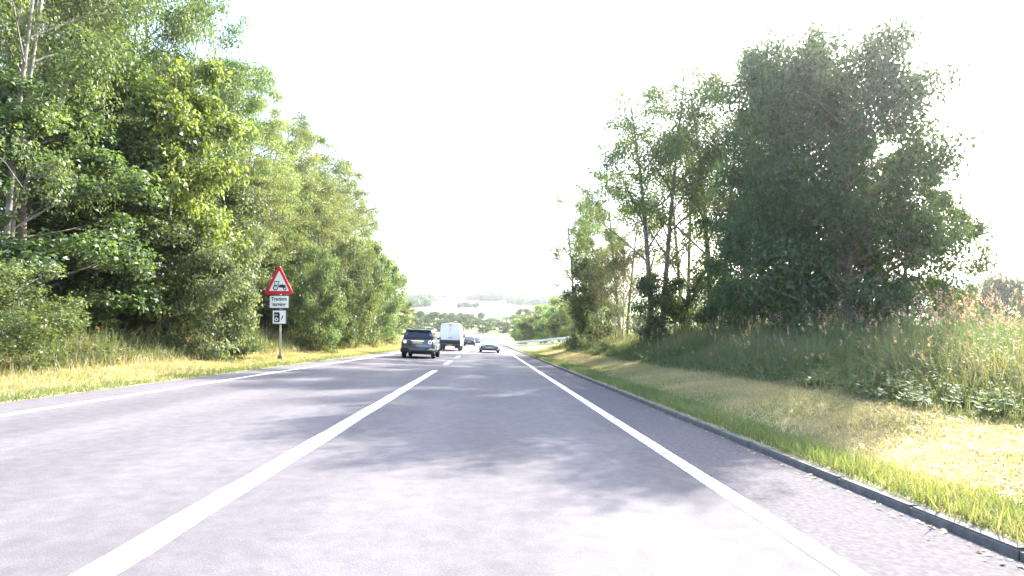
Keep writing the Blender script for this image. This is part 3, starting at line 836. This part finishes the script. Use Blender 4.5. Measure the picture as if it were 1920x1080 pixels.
# ------------------------------------------------------------------ far buildings
M['brick'] = plain('far_brick', (.34, .09, .06), .9, noise=.15, scale=1)
M['roof'] = plain('far_roof', (.32, .08, .055), .9)
M['render'] = plain('pale_wall', (.72, .66, .58), .9)
M['dark_glass'] = plain('dark_glass', (.02, .022, .026), .08, spec=.6)
def house(px, Y, w, d, h, rh, wall, label, rz=.3):
    X = px_x(px, Y); g = float(ground_z(X, Y))
    t = thing('house', label, 'house', (X, Y, g - .5), rz)
    b = MB(); b.box(-w / 2, w / 2, -d / 2, d / 2, 0, h + .5); b.build('wall', wall, t)
    r = MB(); e = .4; z = h + .5
    r.add([(-w / 2 - e, -d / 2 - e, z - .1), (w / 2 + e, -d / 2 - e, z - .1), (w / 2 + e, d / 2 + e, z - .1), (-w / 2 - e, d / 2 + e, z - .1), (-w / 2 - e, 0, z + rh), (w / 2 + e, 0, z + rh)],
          [(0, 1, 5, 4), (2, 3, 4, 5), (0, 4, 3), (1, 2, 5), (0, 3, 2, 1)])
    rf = r.build('roof', M['roof'], t)
    c = MB(); c.box(w * .3, w * .3 + .9, -.45, .45, z + rh * .5, z + rh + 1.0); c.build('chimney', M['brick'], rf)
    for k in range(3):
        for lv in range(2):
            q = MB(); xk = (k - 1) * w * .3; zk = 1.4 + lv * 2.6
            if zk + 1.2 < h + .4:
                q.box(xk - .6, xk + .6, -d / 2 - .03, -d / 2 + .02, zk, zk + 1.2); q.build('window', M['dark_glass'], t)
house(884, 830, 15, 10, 7.5, 4.5, M['brick'], 'red brick house with red roof on the far hillside', .2)
house(872, 860, 13, 8, 5, 3.5, M['render'], 'pale farmhouse left of the red brick house on the hillside', -.3)
house(851, 900, 9, 8, 4.5, 3, M['render'], 'small pale barn at the left of the far farm', .5)
house(912, 840, 11, 8, 4.5, 3.2, M['render'], 'pale barn between the red house and the dark wood', .1)

# ------------------------------------------------------------------ warning sign
M['red'] = plain('sign_red', (.62, .012, .03), .35)
M['white'] = plain('sign_white', (.80, .80, .80), .4)
M['black'] = plain('sign_black', (.012, .012, .014), .5)
M['grey'] = plain('galvanised_steel', (.38, .38, .39), .45, .6, noise=.12, scale=9)
SY = 23.0
sx = px_x(531, SY); sg = float(ground_z(sx, SY))
pu = SY / F                                        # metres per photograph pixel there
foot = EYE - (662 - 570) * pu
sign = thing('road_sign', 'tractors turning warning sign, red triangle over two white plates on a grey pole', 'road sign', (sx, SY, foot), R(-4))
def sz(py): return (662 - py) * pu                   # height above the foot
def sxx(px): return (px - 530) * pu
p = MB(); p.tube([(0.03, .07, -.6), (0.0, .07, sz(560)), (-.045, .07, sz(500))], [.045, .045, .045], 12); p.build('pole', M['grey'], sign, True)
p = MB(); p.tube([(0.02, .07, sg - foot - .02), (.02, .07, sg - foot + .16)], [.11, .09], 10); p.build('pole_collar', M['kerb'], sign)
def rounded_tri(w, h, z0, r, n=6):
    A = [Vector((-w / 2, z0)), Vector((w / 2, z0)), Vector((0, z0 + h))]
    out = []
    for i in range(3):
        p0, p1, p2 = A[i - 1], A[i], A[(i + 1) % 3]
        a = (p0 - p1).normalized(); b = (p2 - p1).normalized(); ang = a.angle(b); dist = r / math.tan(ang / 2)
        cen = p1 + (a + b).normalized() * (r / math.sin(ang / 2))
        s = p1 + a * dist - cen; e = p1 + b * dist - cen
        a0 = math.atan2(s.y, s.x); a1 = math.atan2(e.y, e.x)
        while a1 < a0: a1 += 2 * math.pi
        if a1 - a0 > math.pi: a1 -= 2 * math.pi
        for k in range(n + 1):
            t = a0 + (a1 - a0) * k / n; out.append((cen.x + r * math.cos(t), cen.y + r * math.sin(t)))
    return out
def prism(poly, y0, y1, mat, name, parent, dx=0):
    n = len(poly); m = MB()
    vs = [(q[0] + dx, y0, q[1]) for q in poly] + [(q[0] + dx, y1, q[1]) for q in poly]
    fs = [tuple(range(n)), tuple(range(2 * n - 1, n - 1, -1))] + [(i, i + n, (i + 1) % n + n, (i + 1) % n) for i in range(n)]
    m.add(vs, fs); return m.build(name, mat, parent)
def circle(cx, cz, r, n=20): return [(cx + r * math.cos(6.2832 * k / n), cz + r * math.sin(6.2832 * k / n)) for k in range(n)]
tz = sz(552); tw = 1.22; th = 1.20
tri = prism(rounded_tri(tw, th, tz, .05), -.004, .012, M['red'], 'triangle_plate', sign, sxx(529))
prism(rounded_tri(tw - .40, th - .375, tz + .135, .02), -.008, -.0045, M['white'], 'white_panel', tri, sxx(529))
def rect(x0, x1, z0, z1): return [(x0, z0), (x1, z0), (x1, z1), (x0, z1)]
def ring(cx, cz, ro, ri, y, th_, mat, name, parent, n=20):
    m = MB(); a = circle(cx, cz, ro, n); b = circle(cx, cz, ri, n)
    vs = [(q[0], y, q[1]) for q in a] + [(q[0], y, q[1]) for q in b]
    m.add(vs, [(i, (i + 1) % n, (i + 1) % n + n, i + n) for i in range(n)]); return m.build(name, mat, parent)
bx, bz = sxx(529), tz + .16                           # tractor drawn in the triangle, facing right
yb = -.012
ring(bx - .15, bz + .095, .105, .065, yb, 0, M['black'], 'tractor_symbol_wheel', tri)
prism(circle(bx - .15, bz + .095, .022, 10), yb, yb + .002, M['black'], 'tractor_symbol_hub', tri)
ring(bx + .235, bz + .06, .07, .035, yb, 0, M['black'], 'tractor_symbol_wheel', tri)
prism([(bx - .03, bz + .12), (bx + .16, bz + .10), (bx + .27, bz + .14), (bx + .27, bz + .21), (bx + .06, bz + .235), (bx + .02, bz + .20), (bx - .03, bz + .21)], yb, yb + .002, M['black'], 'tractor_symbol_body', tri)
m = MB()
for q in (rect(bx - .19, bx - .165, bz + .19, bz + .34), rect(bx - .03, bx - .005, bz + .19, bz + .34), rect(bx - .21, bx + .02, bz + .335, bz + .365)):
    m.add([(a, yb, b) for a, b in q], [(0, 1, 2, 3)])
m.build('tractor_symbol_cab', M['black'], tri)
prism(rect(bx + .14, bx + .155, bz + .22, bz + .30), yb - .002, yb, M['black'], 'tractor_symbol_exhaust', tri)
prism([(bx - .24, bz + .20), (bx - .03, bz + .20), (bx - .03, bz + .225), (bx - .20, bz + .225)], yb - .001, yb + .001, M['black'], 'tractor_symbol_mudguard', tri)
def plate(px0, px1, py0, py1, name):
    x0, x1, z0, z1 = sxx(px0), sxx(px1), sz(py1), sz(py0)
    b = prism(rect(x0, x1, z0, z1), -.004, .012, M['black'], name, sign)
    e = .032
    prism(rect(x0 + e, x1 - e, z0 + e, z1 - e), -.008, -.0045, M['white'], 'white_panel', b)
    return b, x0, x1, z0, z1
b, x0, x1, z0, z1 = plate(510.5, 548.5, 553.5, 578.5, 'text_plate')
def text(s, cx, cz, size, parent, y, sxk=1.0):
    cu = bpy.data.curves.new('t', 'FONT'); cu.body = s; cu.size = size; cu.align_x = 'CENTER'; cu.align_y = 'CENTER'; cu.offset = .006
    o = bpy.data.objects.new('t', cu); C.objects.link(o)
    dg = bpy.context.evaluated_depsgraph_get(); me = bpy.data.meshes.new_from_object(o.evaluated_get(dg))
    bpy.data.objects.remove(o); me.materials.clear(); me.materials.append(M['black']); me.name = 'lettering'
    t = link('lettering', me, parent); t.location = (cx, y, cz); t.rotation_euler = (R(90), 0, 0); t.scale = (sxk, 1, 1); return t
text('Tractors', (x0 + x1) / 2, (z0 + z1) / 2 + .115, .195, b, -.012, .92)
text('turning', (x0 + x1) / 2, (z0 + z1) / 2 - .10, .195, b, -.012, .95)
b, x0, x1, z0, z1 = plate(516.5, 543.5, 580.5, 607.5, 'camera_plate')
cx0 = x0 + .09; cz0 = z0 + .09; W = x1 - x0; Hh = z1 - z0
prism([(cx0, cz0), (cx0 + .20, cz0), (cx0 + .225, cz0 + .05), (cx0 + .225, cz0 + .34), (cx0 + .19, cz0 + .40), (cx0, cz0 + .40)], -.013, -.009, M['black'], 'camera_symbol_body', b)
ring(cx0 + .095, cz0 + .115, .075, .035, -.016, 0, M['white'], 'camera_symbol_lens', b)
prism(rect(cx0 + .02, cx0 + .15, cz0 + .25, cz0 + .33), -.016, -.014, M['grey'], 'camera_symbol_flash', b)
prism([(cx0 + .26, cz0 + .12), (cx0 + .29, cz0 + .10), (cx0 + .36, cz0 + .18), (cx0 + .375, cz0 + .27), (cx0 + .33, cz0 + .27), (cx0 + .32, cz0 + .18)], -.013, -.009, M['black'], 'camera_symbol_mount', b)

# ------------------------------------------------------------------ crash barrier
M['rail'] = plain('sunlit_zinc_rail', (.58, .58, .57), .5, .15, noise=.1, scale=3)
rail = thing('crash_barrier', 'long grey steel crash barrier curving along the right verge before the bushes', 'crash barrier', (0, 0, 0))
def rail_x(y):
    return 5.6 + float(road_cx(y)) + 6.2 * float(smooth(105, 62, np.array(y))) if False else 5.6 + float(road_cx(y)) + 5.4 * (1 - float(smooth(60, 112, np.array(float(y)))))
prof = [(.0, -.155), (.045, -.12), (.045, -.06), (.0, -.02), (.0, .02), (.045, .06), (.045, .12), (.0, .155)]
yr_ = np.arange(60, 176, 2.0)
mb = MB(); vs = []; fs = []
for i, y in enumerate(yr_):
    X = rail_x(y); g = float(ground_z(X, y))
    for (a, b_) in prof: vs.append((X - .12 - a, y, g + .60 + b_))
n = len(prof)
for i in range(len(yr_) - 1):
    for k in range(n - 1): fs.append((i * n + k, i * n + k + 1, (i + 1) * n + k + 1, (i + 1) * n + k))
mb.add(vs, fs); mb.build('beam', M['rail'], rail)
pm = MB(); pm.box(-.055, .055, -.05, .05, -.4, .72); pme = None
for y in np.arange(61, 140, 2.4):
    X = rail_x(y); g = float(ground_z(X, y))
    if pme is None:
        o = pm.build('post', M['rail'], rail); pme = o.data
    else: o = link('post', pme, rail)
    o.location = (X - .06, y, g)

# ------------------------------------------------------------------ vehicles
M['tyre'] = plain('tyre_rubber', (.018, .018, .02), .85)
M['rim'] = plain('alloy_rim', (.45, .45, .47), .3, .9)
M['trim'] = plain('black_trim', (.02, .02, .023), .55)
M['paint_dark'] = plain('dark_blue_grey_paint', (.045, .05, .085), .28, .25, coat=1.0)
M['paint_white'] = plain('white_car_paint', (.80, .80, .80), .3, coat=1.0)
M['paint_black'] = plain('black_car_paint', (.02, .021, .025), .25, .2, coat=1.0)
M['tail_red'] = plain('red_lamp_lens', (.45, .02, .02), .15, coat=1)
M['lamp_clear'] = plain('clear_lamp_lens', (.75, .76, .78), .12, coat=1)
M['plate_y'] = plain('yellow_number_plate', (.72, .50, .10), .4)
M['plate_w'] = plain('white_number_plate', (.75, .75, .72), .4)
M['chrome'] = plain('chrome', (.7, .7, .72), .12, 1.0)

def bm_obj(bm, name, mat, parent, sm=True):
    me = bpy.data.meshes.new(name); bm.to_mesh(me); bm.free(); me.materials.append(mat)
    if sm: me.polygons.foreach_set('use_smooth', [True] * len(me.polygons))
    me.update(); return link(name, me, parent)

def loft(stations, name, mat, parent, cap=True):
    """stations: list of (y, [(x,z)...half section from bottom centre to top centre])"""
    bm = bmesh.new(); rings = []
    for y, half in stations:
        full = [(x, z) for x, z in half] + [(-x, z) for x, z in reversed(half) if x > 1e-6]
        rings.append([bm.verts.new((x, y, z)) for x, z in full])
    n = len(rings[0])
    for a, b_ in zip(rings, rings[1:]):
        for k in range(n): bm.faces.new((a[k], a[(k + 1) % n], b_[(k + 1) % n], b_[k]))
    if cap:
        bm.faces.new(list(reversed(rings[0]))); bm.faces.new(rings[-1])
    bmesh.ops.recalc_face_normals(bm, faces=bm.faces)
    return bm

def wheel(parent, x, y, r, w, side):
    h = link('wheel', None, parent, (x, y, r))
    t = MB(); n = 20
    prof_ = [(.60, -.5), (.80, -.5), (.97, -.42), (1.0, -.2), (1.0, .2), (.97, .42), (.80, .5), (.60, .5)]
    vs = []; fs = []
    for k in range(n):
        a = 6.2832 * k / n
        for (q, b_) in prof_: vs.append((b_ * w, math.cos(a) * q * r, math.sin(a) * q * r))
    m = len(prof_)
    for k in range(n):
        for j in range(m - 1): fs.append((k * m + j, k * m + j + 1, ((k + 1) % n) * m + j + 1, ((k + 1) % n) * m + j))
    t.add(vs, fs); t.build('tyre', M['tyre'], h, True)
    q = MB(); xo = side * w * .38
    for k in range(5):
        a = 6.2832 * k / 5; da = .22
        pts = [(math.cos(a - da * 1.3) * .12, math.sin(a - da * 1.3) * .12), (math.cos(a - da) * .6, math.sin(a - da) * .6), (math.cos(a + da) * .6, math.sin(a + da) * .6), (math.cos(a + da * 1.3) * .12, math.sin(a + da * 1.3) * .12)]
        q.add([(xo, c * r, s * r) for c, s in pts] + [(xo - side * .03, c * r, s * r) for c, s in pts], [(0, 1, 2, 3), (7, 6, 5, 4), (0, 4, 5, 1), (2, 6, 7, 3)])
    rm = circle(0, 0, r * .62, 20); ri = circle(0, 0, r * .53, 20)
    q.add([(xo, a, b_) for a, b_ in rm] + [(xo, a, b_) for a, b_ in ri], [(i, (i + 1) % 20, (i + 1) % 20 + 20, i + 20) for i in range(20)])
    q.add([(xo - side * .05, a, b_) for a, b_ in circle(0, 0, r * .6, 20)], [tuple(range(20))])
    q.build('rim', M['rim'], h)
    return h

def patch_quad(c, u0, u1, v0, v1, off, inset=0.0):
    """sub-quad of the bilinear patch c=[bl,br,tr,tl] pushed out by off"""
    c = [Vector(a) for a in c]
    def P(u, v): return c[0] * (1 - u) * (1 - v) + c[1] * u * (1 - v) + c[2] * u * v + c[3] * (1 - u) * v
    nrm = (c[1] - c[0]).cross(c[3] - c[0]).normalized()
    pts = []
    for (u, v) in ((u0 + inset, v0), (u1 - inset, v0), (u1, v0 + inset), (u1, v1 - inset), (u1 - inset, v1), (u0 + inset, v1), (u0, v1 - inset), (u0, v0 + inset)) if inset else ((u0, v0), (u1, v0), (u1, v1), (u0, v1)):
        pts.append(P(u, v) + nrm * off)
    return pts, nrm

def panel(c, u0, u1, v0, v1, off, mat, name, parent, inset=.03, th_=.012):
    pts, nrm = patch_quad(c, u0, u1, v0, v1, off, inset)
    n = len(pts); m = MB()
    m.add(pts + [q - nrm * th_ for q in pts], [tuple(range(n))] + [(i, i + n, (i + 1) % n + n, (i + 1) % n) for i in range(n)])
    return m.build(name, mat, parent)

def car(t, W, Ln, Hb, Hr, paint, clear=.22, cab0=.0, cab1=3.2, roof0=.35, roof1=2.4, tw=.16, hood=.95, wr=.34, wheels=(.8, 3.4)):
    """a car body with y=0 at the tail and +y to the nose, z=0 at the road"""
    hw = W / 2
    def half(w, zb, zt, r=.10):
        return [(0, zb), (w - .16, zb), (w - .05, zb + .10), (w, zb + .30), (w, zt - .28), (w - .03, zt - .10), (w - .09, zt), (0, zt + .02)]
    sts = [(0.0, half(hw - .10, clear + .14, Hb - .10)), (.05, half(hw - .04, clear + .05, Hb - .03)), (.30, half(hw, clear, Hb)), (1.4, half(hw, clear, Hb)),
           (cab1 - .2, half(hw, clear, Hb - .01)), (cab1 + .3, half(hw, clear, hood)), (Ln - .45, half(hw - .03, clear, hood - .07)),
           (Ln - .12, half(hw - .10, clear + .02, hood - .16)), (Ln, half(hw - .22, clear + .10, hood - .26))]
    body = bm_obj(loft(sts, 'body', paint, t), 'body', paint, t)
    wb, wt = hw - .07, hw - tw - .07
    B = [(-wb, cab0, Hb - .02), (wb, cab0, Hb - .02), (wb, cab1, Hb - .02), (-wb, cab1, Hb - .02)]
    T = [(-wt, roof0, Hr), (wt, roof0, Hr), (wt, roof1, Hr - .02), (-wt, roof1, Hr - .02)]
    bm = bmesh.new(); vb = [bm.verts.new(q) for q in B]; vt_ = [bm.verts.new(q) for q in T]
    for i in range(4): bm.faces.new((vb[i], vb[(i + 1) % 4], vt_[(i + 1) % 4], vt_[i]))
    bm.faces.new(vt_); bm.faces.new(list(reversed(vb)))
    top = [e for e in bm.edges if e.verts[0] in vt_ or e.verts[1] in vt_]
    bmesh.ops.bevel(bm, geom=top, offset=.07, segments=3, affect='EDGES', profile=.6)
    bmesh.ops.recalc_face_normals(bm, faces=bm.faces)
    bm_obj(bm, 'cabin', paint, t)
    faces = {'rear': [B[0], B[1], T[1], T[0]], 'right': [B[1], B[2], T[2], T[1]], 'front': [B[2], B[3], T[3], T[2]], 'left': [B[3], B[0], T[0], T[3]]}
    for s in (-1, 1):
        for y in wheels:
            wheel(t, s * (hw - .115), y, wr, .22, s)
            # dark wheel arch
            m = MB(); n = 14
            o_ = [(s * (hw + .006), y + math.cos(math.pi * k / n) * (wr + .085), wr + math.sin(math.pi * k / n) * (wr + .085)) for k in range(n + 1)]
            i_ = [(s * (hw + .006), y + math.cos(math.pi * k / n) * (wr - .0), wr + math.sin(math.pi * k / n) * (wr - .0)) for k in range(n + 1)]
            o2 = [(a - s * .10, b_, c) for a, b_, c in o_]
            m.add(o_ + i_ + o2, [(k, k + 1, k + n + 2, k + n + 1) for k in range(n)] + [(k, k + 1, k + 2 * n + 3, k + 2 * n + 2) for k in range(n)])
            m.build('wheel_arch', M['trim'], t)
    return faces

def pitch_to_road(o, y, up=True):
    o.rotation_mode = 'XYZ'

# dark small SUV, rear towards us
Yc = 31.6; Xc = -3.98
t = thing('suv', 'dark blue-grey compact SUV seen from behind in the left lane, nearest vehicle', 'car', (Xc, Yc, float(road_z(Xc, Yc)) + .0), R(-1.0))
t.rotation_euler = (-math.atan(.062), math.atan(TILT), R(-.5))
Fq = car(t, 1.90, 4.25, 1.08, 1.62, M['paint_dark'], clear=.24, cab0=.10, cab1=3.05, roof0=.42, roof1=2.3, tw=.17, hood=1.0, wr=.35, wheels=(.82, 3.4))
panel(Fq['rear'], .12, .88, .16, .78, .008, M['dark_glass'], 'rear_window', t, .06)
for nm in ('right', 'left'):
    a, b_ = ((.10, .30), (.32, .58)) if nm == 'right' else ((.70, .90), (.42, .68))
    panel(Fq[nm], *a, .20, .82, .006, M['dark_glass'], 'side_window', t, .03)
    panel(Fq[nm], *b_, .20, .86, .006, M['dark_glass'], 'side_window', t, .03)
panel(Fq['front'], .08, .92, .10, .9, .006, M['dark_glass'], 'windscreen', t, .04)
m = MB(); m.add([(-.68, .25, 1.615), (.68, .25, 1.615), (.70, .52, 1.64), (-.70, .52, 1.64), (-.68, .25, 1.55), (.68, .25, 1.55), (.70, .52, 1.60), (-.70, .52, 1.60)],
     [(0, 1, 2, 3), (4, 7, 6, 5), (0, 4, 5, 1), (1, 5, 6, 2), (2, 6, 7, 3), (3, 7, 4, 0)]); m.build('spoiler', M['trim'], t)
for s in (-1, 1):
    m = MB(); m.tube([(s * .70, -.035, .92), (s * .70, .06, .92)], [.10, .10], 18); m.build('tail_lamp_ring', M['chrome'], t)
    m = MB(); m.tube([(s * .70, -.045, .92), (s * .70, .0, .92)], [.075, .075], 18); m.build('tail_lamp', M['tail_red'] if s > 0 else M['lamp_clear'], t)
    m = MB(); m.tube([(s * .66, -.01, .42), (s * .66, .05, .42)], [.055, .055], 12); m.build('fog_lamp', M['lamp_clear'], t)
    m = MB(); m.box(s * .98 - .10, s * .98 + .10, 2.35, 2.47, 1.08, 1.23); m.build('wing_mirror', M['paint_dark'], t)
    m = MB(); m.tube([(s * .66, .6, 1.66), (s * .66, 1.5, 1.675), (s * .66, 2.2, 1.65)], [.018] * 3, 6); m.build('roof_rail', M['trim'], t)
m = MB(); m.box(-.27, .27, -.02, .05, .83, .955); m.build('number_plate', M['plate_y'], t)
m = MB(); m.box(-.36, .36, -.03, .05, .965, 1.0); m.build('tailgate_handle', M['chrome'], t)
bm = bmesh.new(); bmesh.ops.create_cube(bm, size=1)
for w in bm.verts: w.co = Vector((w.co.x * 1.84, w.co.y * .26 + .03, w.co.z * .30 + .44))
bmesh.ops.bevel(bm, geom=bm.edges[:], offset=.05, segments=2, affect='EDGES'); bm_obj(bm, 'rear_bumper', M['trim'], t)
m = MB(); m.box(-.45, .45, -.115, -.09, .47, .58); m.build('bumper_panel', M['paint_dark'], t)
m = MB(); m.tube([(-.5, .25, .30), (-.5, -.1, .29)], [.035, .035], 10); m.build('exhaust_pipe', M['chrome'], t)
m = MB(); m.tube([(0, .30, 1.31), (.10, .20, 1.20), (.38, .22, 1.22)], [.012] * 3, 5); m.build('wiper', M['trim'], t)

# white van with dark rear underside
Yv = 52; Xv = -3.55
t = thing('van', 'tall white panel van with dark rear bumper, ahead of the dark SUV', 'van', (Xv, Yv, float(road_z(Xv, Yv))))
t.rotation_euler = (-math.atan(.062), math.atan(TILT), R(0))
hw = 1.0
def vs_(w, zb, zt): return [(0, zb), (w - .08, zb), (w, zb + .12), (w, 1.1), (w - .03, 1.6), (w - .09, zt - .22), (w - .18, zt - .05), (0, zt)]
bm_obj(loft([(0, vs_(hw - .03, .50, 2.50)), (.06, vs_(hw, .45, 2.58)), (3.7, vs_(hw, .42, 2.60)), (4.5, vs_(hw, .40, 2.30)), (5.0, vs_(hw - .02, .40, 1.75)), (5.7, vs_(hw - .12, .38, 1.70))], 'body', None, t), 'body', M['paint_white'], t)
for s in (-1, 1):
    m = MB(); m.box(*(sorted((s * .03, s * .90))), -.03, -.004, 1.01, 2.34); d_ = m.build('rear_door', M['paint_white'], t)
    m = MB(); m.box(*(sorted((s * .045, s * .075))), -.05, -.031, 1.85, 2.25); m.build('door_bar', M['rim'], d_)
    m = MB(); m.box(*(sorted((s * .06, s * .16))), -.055, -.031, 1.18, 1.24); m.build('handle', M['trim'], d_)
    m = MB(); m.box(*(sorted((s * .915, s * .985))), -.03, .05, 1.01, 1.35); m.build('tail_lamp', M['tail_red'], t)
    m = MB(); m.box(*(sorted((s * 1.02, s * 1.20))), 4.3, 4.42, 1.25, 1.62); m.build('wing_mirror', M['trim'], t)
    for y in (1.0, 4.7): wheel(t, s * .87, y, .36, .24, s)
    m = MB(); m.box(*(sorted((s * .48, s * .95))), -.14, .02, .26, .44); m.build('mud_flap', M['trim'], t)
m = MB(); m.box(-.12, .12, -.05, .0, 2.36, 2.44); m.build('high_brake_lamp', M['tail_red'], t)
m = MB(); m.box(-.97, .97, -.06, .05, .63, 1.0); m.build('lower_rear_panel', M['trim'], t)
m = MB(); m.box(-.98, .98, -.16, .05, .44, .62); m.build('rear_bumper', M['trim'], t)
m = MB(); m.box(-.55, .55, -.18, -.161, .46, .60); m.build('bumper_step', M['trim'], t)
m = MB(); m.box(-.26, .26, -.19, -.181, .48, .59); m.build('number_plate', M['plate_y'], t)

# white hatchback facing us
Yw = 50.5; Xw = .12
t = thing('hatchback', 'white hatchback facing the camera with dark grille and lower intake', 'car', (Xw, Yw + 0, float(road_z(Xw, Yw))))
t.rotation_euler = (math.atan(.062), -math.atan(TILT), math.pi)
Fq = car(t, 1.84, 4.2, .98, 1.50, M['paint_white'], clear=.20, cab0=.15, cab1=3.25, roof0=.55, roof1=2.15, tw=.18, hood=.92, wr=.33, wheels=(.8, 3.35))
t.location.y = Yw + 4.2; t.location.z = float(road_z(Xw, Yw + 4.2))
M['screen'] = plain('pale_reflecting_glass', (.12, .13, .14), .04, spec=.9)
panel(Fq['front'], .06, .94, .06, .9, .006, M['screen'], 'windscreen', t, .04)
panel(Fq['rear'], .1, .9, .15, .85, .006, M['dark_glass'], 'rear_window', t, .04)
for nm in ('right', 'left'):
    panel(Fq[nm], .12, .46, .18, .85, .006, M['dark_glass'], 'side_window', t, .03); panel(Fq[nm], .50, .84, .18, .85, .006, M['dark_glass'], 'side_window', t, .03)
m = MB(); m.box(-.40, .40, 4.13, 4.215, .58, .68); m.build('grille', M['trim'], t)
bm = bmesh.new(); bmesh.ops.create_cube(bm, size=1)
for w in bm.verts: w.co = Vector((w.co.x * (1.62 if w.co.z < 0 else 1.30), w.co.y * .30 + 4.06, w.co.z * .17 + .325))
bmesh.ops.bevel(bm, geom=bm.edges[:], offset=.03, segments=2, affect='EDGES'); bm_obj(bm, 'lower_intake', M['trim'], t)
for s in (-1, 1):
    m = MB(); m.add([(s * .44, 4.14, .68), (s * .74, 4.02, .70), (s * .80, 3.90, .80), (s * .50, 4.06, .78), (s * .44, 4.04, .66), (s * .74, 3.92, .68), (s * .80, 3.8, .80), (s * .50, 3.96, .76)],
        [(0, 1, 2, 3), (0, 3, 7, 4), (1, 5, 6, 2), (3, 2, 6, 7), (0, 4, 5, 1)]); m.build('headlight', M['lamp_clear'], t)
    m = MB(); m.tube([(s * .70, 4.22, .46), (s * .70, 4.0, .46)], [.065, .065], 12); m.build('fog_lamp', M['trim'], t)
    m = MB(); m.box(s * .99 - .09, s * .99 + .09, 2.75, 2.86, .98, 1.10); m.build('wing_mirror', M['paint_white'], t)
m = MB(); m.box(-.26, .26, 4.20, 4.225, .44, .55); m.build('number_plate', M['plate_w'], t)

# two dark cars further down the hill
def small_dark(Yd, Xd, label, W=1.8):
    t = thing('saloon_car', label, 'car', (Xd, Yd, float(road_z(Xd, Yd))), 0, 'dark cars far down the hill')
    t.rotation_euler = (-math.atan(.062), math.atan(TILT), 0)
    Fq = car(t, W, 4.3, .92, 1.45, M['paint_black'], clear=.20, cab0=.25, cab1=3.2, roof0=.9, roof1=2.3, tw=.2, hood=.88, wr=.32, wheels=(.85, 3.5))
    panel(Fq['rear'], .1, .9, .12, .9, .006, M['screen'], 'rear_window', t, .04)
    for s in (-1, 1):
        m = MB(); m.box(*(sorted((s * .55, s * .82))), -.02, .06, .66, .78); m.build('tail_lamp', M['tail_red'], t)
        m = MB(); m.box(s * .96 - .09, s * .96 + .09, 2.7, 2.8, .92, 1.05); m.build('wing_mirror', M['paint_black'], t)
    m = MB(); m.box(-.26, .26, -.03, .05, .60, .71); m.build('number_plate', M['plate_y'], t)
small_dark(88, -2.95, 'small dark car down the hill between white van and white car')
small_dark(128, -2.65, 'tiny dark car furthest down the hill, just left of the white car')

# ------------------------------------------------------------------ the air
if HAZE_DENSITY > 0:
    m = MB(); m.box(-3400, 3400, -60, 4600, -40, 170)
    hm = bpy.data.materials.new('haze_air'); hm.use_nodes = True; nt = hm.node_tree; nt.nodes.clear()
    out = nt.nodes.new('ShaderNodeOutputMaterial'); pv = nt.nodes.new('ShaderNodeVolumePrincipled')
    pv.inputs['Color'].default_value = (.93, .95, 1.0, 1)
    pv.inputs['Density'].default_value = HAZE_DENSITY
    pv.inputs['Anisotropy'].default_value = .82
    nt.links.new(pv.outputs[0], out.inputs['Volume'])
    hz = m.build('haze', hm); hz['kind'] = 'stuff'; hz['label'] = 'thin bright summer haze over the whole valley'; hz['category'] = 'haze'
